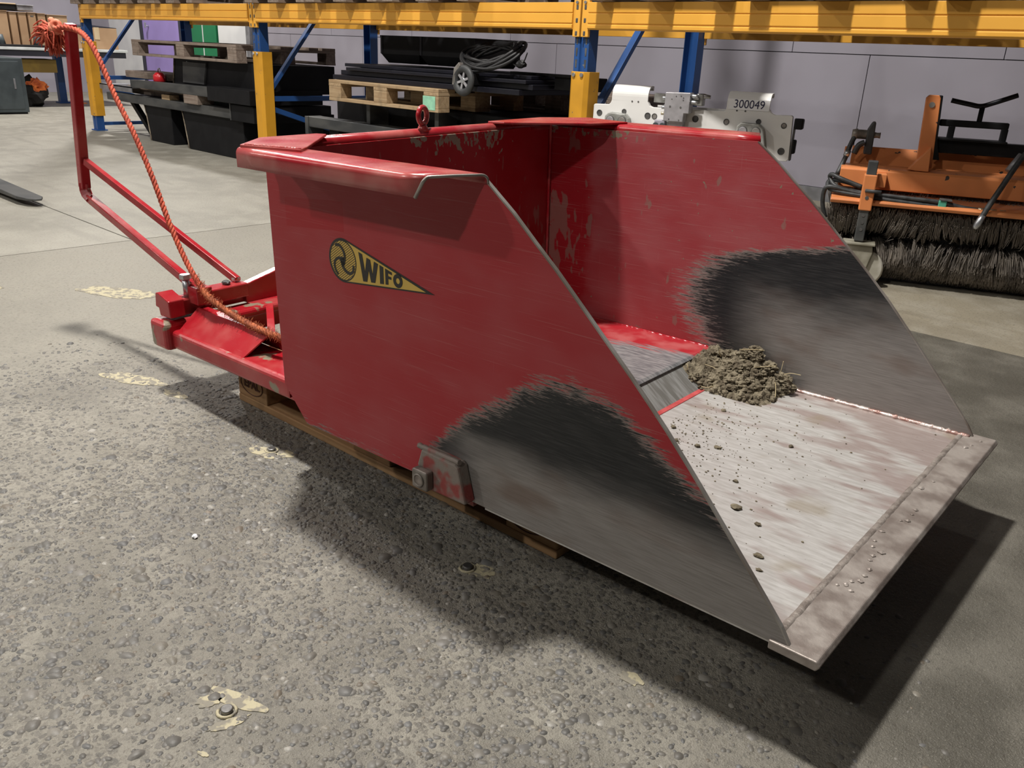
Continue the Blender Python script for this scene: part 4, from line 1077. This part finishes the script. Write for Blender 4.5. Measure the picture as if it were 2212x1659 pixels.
# ------------------------------------------------------------------ white hydraulic attachment
YW = math.radians(18)
t = thing('hydraulic_attachment', 'white hydraulic attachment with hooks and a number label 300049', 'attachment', (-3.052, 3.924, .127), YW)
t.scale = (.872, .872, .872)
outline = [(0, .32), (0, .700), (.008, .706), (.100, .708), (.112, .720), (.118, .740), (.352, .740), (.366, .716), (.385, .708), (.58, .708), (.70, .712), (.835, .714), (.842, .740), (1.092, .740), (1.106, .722), (1.128, .712), (1.222, .715), (1.232, .708), (1.243, .470), (1.232, .455), (1.10, .455), (1.06, .56), (1.03, .60), (.98, .60), (.95, .36), (.6, .32)]
MB().prism(outline, 'y', 0, .035).build('carrier_plate', 'machine_white', t, .003)
for x0, x1, lip in ((.118, .352, 0), (.842, 1.092, 1)):
    prof = [(.0, .735), (.0, .765)] + arc(.062, .765, .062, PI, PI / 2, 8) + [(.105, .828), (.118, .824)]
    prof = [(a, b) for a, b in prof]
    MB().sheet(prof[::-1], 'x', x0, x1, .012).build('hook', 'machine_white', t, .002)
    MB().box((x0 + .02, .095, .800), (x1 + .0, .118, .826)).build('hook_lip', 'machine_white', t, .002)
for x, z, r, mt in [(.042, .654, .016, 'hole_dark'), (.360, .656, .017, 'hole_dark'), (.404, .656, .015, 'pin_steel'), (.662, .657, .017, 'hole_dark'), (.851, .654, .015, 'pin_steel'), (1.188, .655, .014, 'pin_steel'), (1.194, .510, .018, 'hole_dark'), (1.04, .668, .013, 'hole_dark'), (.205, .672, .013, 'hole_dark')]:
    h = MB().cyl((x, -.0015, z), (x, .004, z), r, 22).build('bore', mt, t)
    MB().ring((x, -.001, z), r, .0028, (0, 1, 0), 24, 6).build('bore_rim', 'hole_dark', h)
for x, z in ((.252, .735), (.292, .735), (.905, .722), (.955, .722)):
    MB().cyl((x, -.002, z), (x, .004, z), .005, 12).build('screw_hole', 'hole_dark', t)
for cx, dz in ((.172, .034), (1.0, .030)):
    c = MB().prism([(cx - .078, .50 + dz), (cx - .072, .610 + dz), (cx - .050, .630 + dz), (cx + .055, .626 + dz), (cx + .082, .600 + dz), (cx + .110, .48 + dz)], 'y', -.060, -.0).build('clevis', 'clevis_grey', t, .006)
    for sx in (-.035, .042):
        MB().cyl((cx + sx, -.066, .583 + dz), (cx + sx, -.055, .583 + dz), .0235, 22).build('clevis_pin', 'alloy' if sx < 0 else 'pin_steel', c, .002)
        MB().ring((cx + sx, -.061, .583 + dz), .0245, .004, (0, 1, 0), 24, 6).build('pin_ring', 'hole_dark', c)
v = MB().prism([(.488, .640), (.488, .805), (.640, .808), (.640, .690), (.610, .690), (.608, .640)], 'y', -.10, -.01).build('valve_block', 'alloy', t, .003)
for x, z, r in ((.555, .785, .0035), (.585, .788, .0035), (.53, .768, .003), (.60, .765, .0035), (.60, .778, .0035), (.523, .725, .006), (.588, .723, .006), (.523, .652, .004), (.585, .650, .004)):
    MB().cyl((x, -.102, z), (x, -.097, z), r, 10).build('port_hole', 'hole_dark', v)
for y, z in ((-.075, .79), (-.075, .755), (-.04, .78)):
    MB().tube([(.640, y, z), (.652, y, z), (.668, y, z), (.680, y, z)], .011, 12, rs=[.012, .012, .010, .008]).build('hose_fitting', 'zinc', v)
MB().tube([(.66, .0, .79), (.70, .0, .79), (.715, .0, .79), (.74, .0, .788)], .014, 12, rs=[.016, .016, .012, .010]).build('hose_coupling', 'zinc', t)
MB().box((.645, -.03, .735), (.70, .04, .80)).build('valve_side', 'clevis_grey', t, .004)
for z in (.770, .715, .680):
    MB().tube([(.488, -.06, z), (.470, -.06, z), (.462, -.06, z)], .010, 10, rs=[.009, .010, .010]).build('side_fitting', 'brass_nipple' if z < .7 else 'zinc', v)
MB().box((.515, -.06, .50), (.60, -.003, .640)).build('valve_mount', 'alloy', t, .002)
c = MB().box((.418, -.045, .580), (.485, -.0, .640)).build('sensor_block', 'wall_paint', t, .006)
for x in (.430, .472): MB().cyl((x, -.052, .606), (x, -.044, .606), .019, 18).build('sensor_cap', 'cabinet_grey', c, .002)
MB().box((.375, .05, .735), (.490, .09, .790)).build('cross_bar', 'clevis_grey', t, .003)
MB().box((.40, .06, .708), (.83, .09, .722)).build('rear_bar', 'machine_white', t, .002)
lb = MB().box((.853, -.0035, .728), (1.092, -.0005, .788)).build('number_label', 'label_white', t)
link('number', txt('300049', .066, .0004, False, .05), 'label_ink', lb, M=Matrix.Translation((.972, -.0042, .759)) @ FRONT @ Matrix.Scale(.93, 4, (1, 0, 0)))
MB().box((1.243, .0, .46), (1.252, .05, .70)).build('side_strip', 'hole_dark', t, .003)
MB().box((1.246, -.01, .640), (1.296, .05, .700)).build('side_clamp', 'black_steel', t, .008)
MB().box((1.246, .0, .50), (1.270, .05, .58)).build('side_clamp', 'black_steel', t, .008)
b = thing('timber_stand', 'dark timber stand under the white hydraulic attachment', 'stand', (-3.052, 3.924, .127), YW)
b.scale = (.872, .872, .872)
MB().box((.1, -.05, .22), (.95, .35, .318)).build('stand_top', 'wood_old', b, .004)
for x in (.14, .84): MB().box((x, -.02, -.1456), (x + .09, .32, .22)).build('stand_leg', 'wood_old_y', b, .004)

# ------------------------------------------------------------------ orange sweeper
YS = math.radians(22.6)
s_ = thing('sweeper_attachment', 'orange sweeper attachment with a big dark bristle roller', 'sweeper', (-1.319, 4.309, 0), YS)
MB().prism([(.03, .448), (.0, .452), (.0, .535), (.012, .545), (.17, .548), (.17, .530), (.03, .528)], 'x', -.408, 1.35).build('front_beam', 'machine_orange', s_, .003)
MB().prism([(.17, .548), (.23, .628), (.245, .626), (.185, .540)], 'x', -.37, 1.35).build('back_plate', 'machine_orange', s_, .003)
MB().prism([(.0, .50), (.17, .545), (.235, .622), (.19, .50)], 'x', -.405, -.395).build('beam_end', 'machine_orange', s_, .002)
MB().prism([(-.095, .398), (-.09, .408), (.16, .455), (.16, .445), (-.085, .384)], 'x', -.43, 1.35).build('front_lip', 'machine_orange', s_, .002)
# mast plate with black frame
MB().prism([(-.075, .545), (-.092, .875), (-.080, .888), (-.038, .888), (-.030, .875), (-.005, .56)], 'y', .08, .11).build('mast_plate', 'machine_orange', s_, .003)
MB().prism([(-.075, .548), (-.110, .552), (-.03, .66), (-.02, .548)], 'y', .03, .085).build('mast_gusset', 'machine_orange', s_, .002)
MB().cyl((-.062, .074, .845), (-.062, .085, .845), .013, 14).build('mast_bolt', 'pin_steel', s_)
MB().prism([(-.034, .60), (-.045, .885), (-.022, .888), (-.006, .69), (.02, .60)], 'y', .085, .16).build('mast_side', 'black_steel', s_, .003)
MB().box((-.035, .13, .630), (1.0, .19, .690)).build('tool_beam', 'black_steel', s_, .004)
MB().box((.0, .10, .690), (.29, .20, .700)).build('tool_plate', 'black_steel', s_, .002)
for a, b in (((-.005, .688, -.005), (.292, .755, .782)),):
    MB().box((-.008, .13, .752), (.285, .16, .782)).build('frame_top', 'black_steel', s_, .006)
for x in (.035, .258): MB().box((x, .13, .695), (x + .028, .16, .755)).build('frame_upright', 'black_steel', s_, .004)
MB().cyl((.158, .145, .780), (.158, .145, .845), .0115, 14).build('handle_stem', 'black_steel', s_)
MB().tube(spline([(.022, .145, .868), (.10, .145, .855), (.150, .145, .849), (.20, .145, .866), (.292, .145, .905)], 20), .011, 12).build('tee_handle', 'black_gloss', s_)
# hydraulic motor end with hoses
MB().prism([(-.318, .60), (-.318, .715), (-.300, .752), (-.285, .752), (-.280, .60)], 'y', .10, .17).build('motor_bracket', 'worn_black', s_, .006)
MB().tube([(-.385, .13, .690), (-.362, .13, .690), (-.36, .13, .690), (-.318, .13, .690), (-.27, .13, .69), (-.255, .13, .69)], .02, 16, rs=[.020, .026, .022, .022, .012, .014]).build('motor_pin', 'nut_steel', s_)
MB().tube(spline([(-.37, .12, .68), (-.385, .12, .63), (-.395, .10, .58), (-.42, .06, .50)], 14), .012, 10).build('motor_hose', 'hose_rubber', s_)
MB().tube([(-.388, .108, .612), (-.394, .103, .585)], .015, 10).build('hose_ferrule', 'zinc', s_)
MB().tube(spline([(-.32, .10, .655), (-.345, .10, .64), (-.36, .10, .60)], 10), .014, 10).build('motor_hose', 'hose_rubber', s_)
for p in ([(-.44, -.02, .30), (-.462, -.03, .36), (-.466, -.04, .425), (-.445, -.05, .452), (-.36, -.055, .440), (-.24, -.06, .425), (-.05, -.06, .420), (.10, -.06, .413), (.30, -.06, .400), (.50, -.06, .39), (.9, -.06, .37)],
          [(-.30, -.05, .462), (-.40, -.04, .492), (-.442, -.02, .506), (-.45, .0, .490), (-.42, -.03, .455), (-.33, -.05, .438), (-.1, -.07, .432), (.05, -.07, .426), (.2, -.06, .405), (.6, -.06, .385)],
          [(-.28, -.045, .455), (-.38, -.03, .478), (-.448, .0, .475), (-.44, -.04, .440), (-.33, -.06, .425), (-.1, -.075, .412), (.2, -.07, .398), (.7, -.07, .38)]):
    MB().tube(spline(p, 60), .0105, 9).build('hydraulic_hose', 'hose_rubber', s_)
MB().box((.040, -.085, .400), (.075, -.045, .436)).build('hose_tape', 'tape_green', s_, .004)
MB().box((.045, -.09, .436), (.095, -.03, .442)).build('hose_clip', 'hole_dark', s_, .001)
for x in (.21, .26, .30, .36): MB().tube([(x, -.06, .405 - .03 * (x - .2)), (x + .025, -.06, .404 - .03 * (x - .2))], .014, 10).build('hose_ferrule', 'brass_nipple', s_)
MB().tube(spline([(.42, .02, .74), (.345, -.03, .655), (.27, -.10, .50), (.232, -.12, .405), (.222, -.125, .375)], 30), .0125, 10).build('hanging_hose', 'hose_rubber', s_)
MB().tube([(.228, -.122, .392), (.220, -.126, .370), (.214, -.128, .352), (.208, -.13, .338), (.206, -.131, .330)], .014, 12, rs=[.013, .015, .016, .012, .008]).build('hose_coupling', 'zinc', s_)
MB().tube([(.335, -.02, .66), (.30, -.045, .585)], .017, 12, rs=[.012, .020]).build('hose_nut', 'steel_grey', s_)
# support leg with caster
MB().box((-.300, -.135, .365), (-.243, -.07, .530)).build('leg_sleeve', 'machine_orange', s_, .005)
MB().box((-.243, -.07, .470), (-.20, .0, .530)).build('sleeve_arm', 'machine_orange', s_, .003)
lg = MB().box((-.293, -.127, .218), (-.250, -.078, .592)).build('support_leg', 'worn_black', s_, .004)
for z in (.275, .308, .342): MB().cyl((-.272, -.129, z), (-.272, -.124, z), .0075, 14).build('pin_hole', 'hole_dark', lg)
MB().cyl((-.272, -.137, .425), (-.272, -.132, .425), .0085, 14).build('pin_hole', 'hole_dark', lg)
MB().cyl((-.285, -.138, .458), (-.215, -.15, .458), .008, 10).build('locking_pin', 'worn_black', s_)
MB().box((-.340, -.15, .204), (-.195, -.05, .214)).build('caster_plate', 'caster_beige', s_, .002)
MB().prism([(-.320, .204), (-.205, .204), (-.200, .17), (-.215, .10), (-.235, .075), (-.275, .075), (-.295, .10)], 'y', -.135, -.125).build('caster_fork', 'caster_beige', s_, .003)
MB().prism([(-.320, .204), (-.205, .204), (-.200, .17), (-.215, .10), (-.235, .075), (-.275, .075), (-.295, .10)], 'y', -.072, -.062).build('caster_fork', 'caster_beige', s_, .003)
MB().tube([(-.225, -.118, .088), (-.225, -.112, .088), (-.225, -.085, .088), (-.225, -.078, .088)], .08, 32, rs=[.078, .087, .087, .078]).build('caster_tyre', 'wheel_cream', s_)
# bristle roller
ax_v, ax_z, RBR = .150, .238, .237
MB().cyl((-.40, ax_v, ax_z), (1.35, ax_v, ax_z), .115, 24).build('roller_core', 'bristle_core', s_)
V = []; Fc = []; rnd = random.Random(77)
for q in range(5200):
    u = rnd.uniform(-.42, 1.0); a = rnd.uniform(.40 * PI, 1.62 * PI)
    lean = .03 * math.sin(u * 9 + a * 3) + rnd.gauss(0, .014)
    sw = (-1 if a + rnd.gauss(0, .06) < 1.02 * PI else 1) * rnd.uniform(.30, .62)
    for _ in range(7):
        aa = a + rnd.gauss(0, .05); uu = u + rnd.gauss(0, .004)
        r0, r1 = .125, RBR - abs(rnd.gauss(0, .010)); pts = []
        dl = lean + rnd.gauss(0, .006); swq = sw + rnd.gauss(0, .06)
        for f in (0, .55, 1):
            an = aa + swq * f * f; rr = r0 + (r1 - r0) * (f ** .8)
            pts.append(Vector((uu + dl * f, ax_v + math.cos(an) * rr, max(.003, ax_z + math.sin(an) * rr))))
        if pts[2].z > .372 and pts[2].y < .02: continue
        w = .0015 + .0012 * rnd.random(); k = len(V)
        for f, pp in zip((1, 1, .75), pts):
            for ang in (0, 2.094, 4.189): V.append((pp.x + math.cos(ang) * w * f, pp.y + math.sin(ang) * w * f * .6, pp.z + math.sin(ang) * w * f * .8))
        for b in (0, 3): Fc += [(k + b, k + b + 1, k + b + 4, k + b + 3), (k + b + 1, k + b + 2, k + b + 5, k + b + 4), (k + b + 2, k + b, k + b + 3, k + b + 5)]
        Fc.append((k + 6, k + 7, k + 8))
me = bpy.data.meshes.new('bristles'); me.from_pydata(V, [], Fc); o = link('bristles', me, 'bristle', s_); o['kind'] = 'stuff'

# ------------------------------------------------------------------ left background: work bench, boxes, cabinet
wl = MB().box((-16.5, -12, 0), (-16.35, 6.9, 6.2)).build('wall_left', 'wall_paint'); tag(wl, 'plain pale end wall at the far left', kind='structure')
t = thing('work_bench', 'long white topped work bench against the left end wall', 'bench')
MB().box((-13.95, 3.2, .735), (-12.95, 5.72, .770)).build('bench_top', 'bench_top', t, .004)
MB().box((-13.95, 3.2, .66), (-12.98, 5.70, .735)).build('bench_apron', 'frame_dark', t)
for y in (3.4, 5.02):
    MB().box((-13.90, y, 0), (-13.80, y + .10, .66)).build('bench_leg', 'rack_blue', t, .003)
    MB().box((-13.92, y - .03, 0), (-13.76, y + .13, .02)).build('bench_foot', 'rack_blue', t)
rnd = random.Random(41)
for i, (y0, y1, h, lab) in enumerate([(3.62, 4.02, .42, 'upright cardboard box at the near end of the work bench'), (4.03, 4.27, .43, 'wide cardboard box second along the work bench'), (4.28, 4.38, .42, 'narrow cardboard box third along the work bench'), (4.39, 4.50, .42, 'narrow cardboard box fourth along the work bench'), (4.51, 4.62, .425, 'narrow cardboard box with a dark slot on the work bench'), (4.63, 4.74, .42, 'narrow cardboard box behind the frayed rope end'), (4.75, 5.02, .41, 'cardboard box beside the blue rack post')]):
    t = thing('cardboard_box', lab, 'box', group='cardboard boxes on the work bench')
    MB().box((-13.75, y0, .771), (-13.12, y1 - .012, .771 + h)).build('box_body', 'cardboard', t, .006)
    MB().box((-13.76, y0 - .003, .771 + h), (-13.11, y1 - .008, .771 + h + .008)).build('box_lid', 'cardboard', t, .002)
    if i == 4: MB().box((-13.121, y0 + .03, 1.15), (-13.118, y1 - .04, 1.165)).build('hand_slot', 'hole_dark', t)
t = thing('cardboard_box', 'large taped cardboard box at the far end of the work bench', 'box')
MB().box((-13.75, 5.10, .771), (-13.10, 5.66, 1.055)).build('box_body', 'cardboard', t, .006)
MB().box((-13.76, 5.34, .90), (-13.095, 5.41, 1.058)).build('tape_strip', 'packing_tape', t)
MB().prism([(5.10, 1.055), (5.30, 1.085), (5.66, 1.06), (5.66, 1.055)], 'x', -13.76, -13.10).build('box_flap', 'frame_dark', t)
for i, (y, lab) in enumerate([(3.98, 'dark cone shaped cup on the bench edge, first from the left'), (4.10, 'dark cone shaped cup on the bench edge, second from the left'), (4.55, 'dark cone shaped cup on the bench near the frayed rope')]):
    t = MB().tube([(-13.03, y, .801), (-13.03, y, .92)], .06, 16, True, True, [.058, .036]).build('cone_cup', 'cabinet_grey', None); tag(t, lab, 'cup', 'dark cups on the bench')
t = thing('bench_tray', 'flat black tray along the front of the work bench', 'tray')
MB().box((-13.10, 3.7, .771), (-12.97, 4.75, .800)).build('tray_body', 'rubber', t, .004)
for i, (y0, y1, z0, z1, mt, lab) in enumerate([(3.72, 4.06, 1.216, 1.34, 'clear_box', 'translucent storage box on top of the cardboard boxes'), (4.08, 4.40, 1.216, 1.29, 'black_steel', 'black flat case on top of the cardboard boxes'), (4.42, 4.62, 1.216, 1.28, 'steel_grey', 'small grey box on top of the cardboard boxes')]):
    t = thing('storage_box', lab, 'box')
    MB().box((-13.7, y0, z0), (-13.2, y1, z1)).build('box_body', mt, t, .01)
    MB().box((-13.71, y0 - .006, z1), (-13.19, y1 + .006, z1 + .015)).build('box_lid', 'packing_tape' if i == 1 else 'steel_grey', t, .004)
t = thing('tool_cabinet', 'dark grey steel cabinet standing in front of the work bench', 'cabinet')
MB().box((-12.85, 3.25, .02), (-12.06, 4.0, .66)).build('cabinet_body', 'cabinet_grey', t, .008)
MB().box((-12.83, 3.27, 0), (-12.08, 3.98, .02)).build('cabinet_plinth', 'black_steel', t)
MB().box((-12.062, 3.30, .06), (-12.05, 3.95, .62)).build('cabinet_door', 'cabinet_grey', t, .004)
MB().box((-12.051, 3.86, .30), (-12.035, 3.88, .42)).build('cabinet_handle', 'steel_grey', t, .003)
t = thing('orange_sack', 'crumpled orange and dark sack under the work bench', 'sack', (-13.3, 4.45, 0))
MB().blob((0, 0, .17), .20, 3, .5, 1.8, (1, 1.1, .9), 5).build('sack_body', 'bristle_core', t)
MB().blob((.12, .06, .27), .10, 3, .6, 2.2, (1, 1.2, 1), 9).build('sack_cloth', 'orange_cloth', t)
t = thing('yellow_crate', 'yellow crate hanging under the bench top', 'crate')
MB().box((-13.5, 4.34, .45), (-13.1, 4.78, .62)).build('crate_body', 'dull_yellow', t, .006)
t = thing('orange_guard', 'slim orange corner guard on the floor beside the bench leg', 'guard')
MB().prism([(5.20, 0), (5.26, 0), (5.20, .62), (5.16, .62)], 'x', -13.70, -13.66).build('guard_bar', 'machine_orange', t)
MB().box((-13.72, 5.17, 0), (-13.62, 5.32, .015)).build('guard_foot', 'machine_orange', t)

# ------------------------------------------------------------------ fork tine at the left edge
t = thing('fork_tine', 'dark steel fork tine reaching in over the floor at the left edge', 'fork')
MB().add([(-7.3, 1.735, .030), (-5.70, 1.735, .034), (-5.60, 1.760, .036), (-5.555, 1.800, .038), (-5.555, 1.830, .038), (-5.62, 1.858, .036), (-7.3, 1.862, .030),
          (-7.3, 1.735, .085), (-5.70, 1.735, .054), (-5.60, 1.760, .051), (-5.555, 1.800, .049), (-5.555, 1.830, .049), (-5.62, 1.858, .052), (-7.3, 1.862, .085)],
         [(6, 5, 4, 3, 2, 1, 0), (7, 8, 9, 10, 11, 12, 13)] + [(i, (i + 1) % 7, 7 + (i + 1) % 7, 7 + i) for i in range(7)]).build('fork_blade', 'worn_black', t, .003)
MB().box((-7.36, 1.735, .0), (-7.30, 1.862, .60)).build('fork_shank', 'worn_black', t, .004)
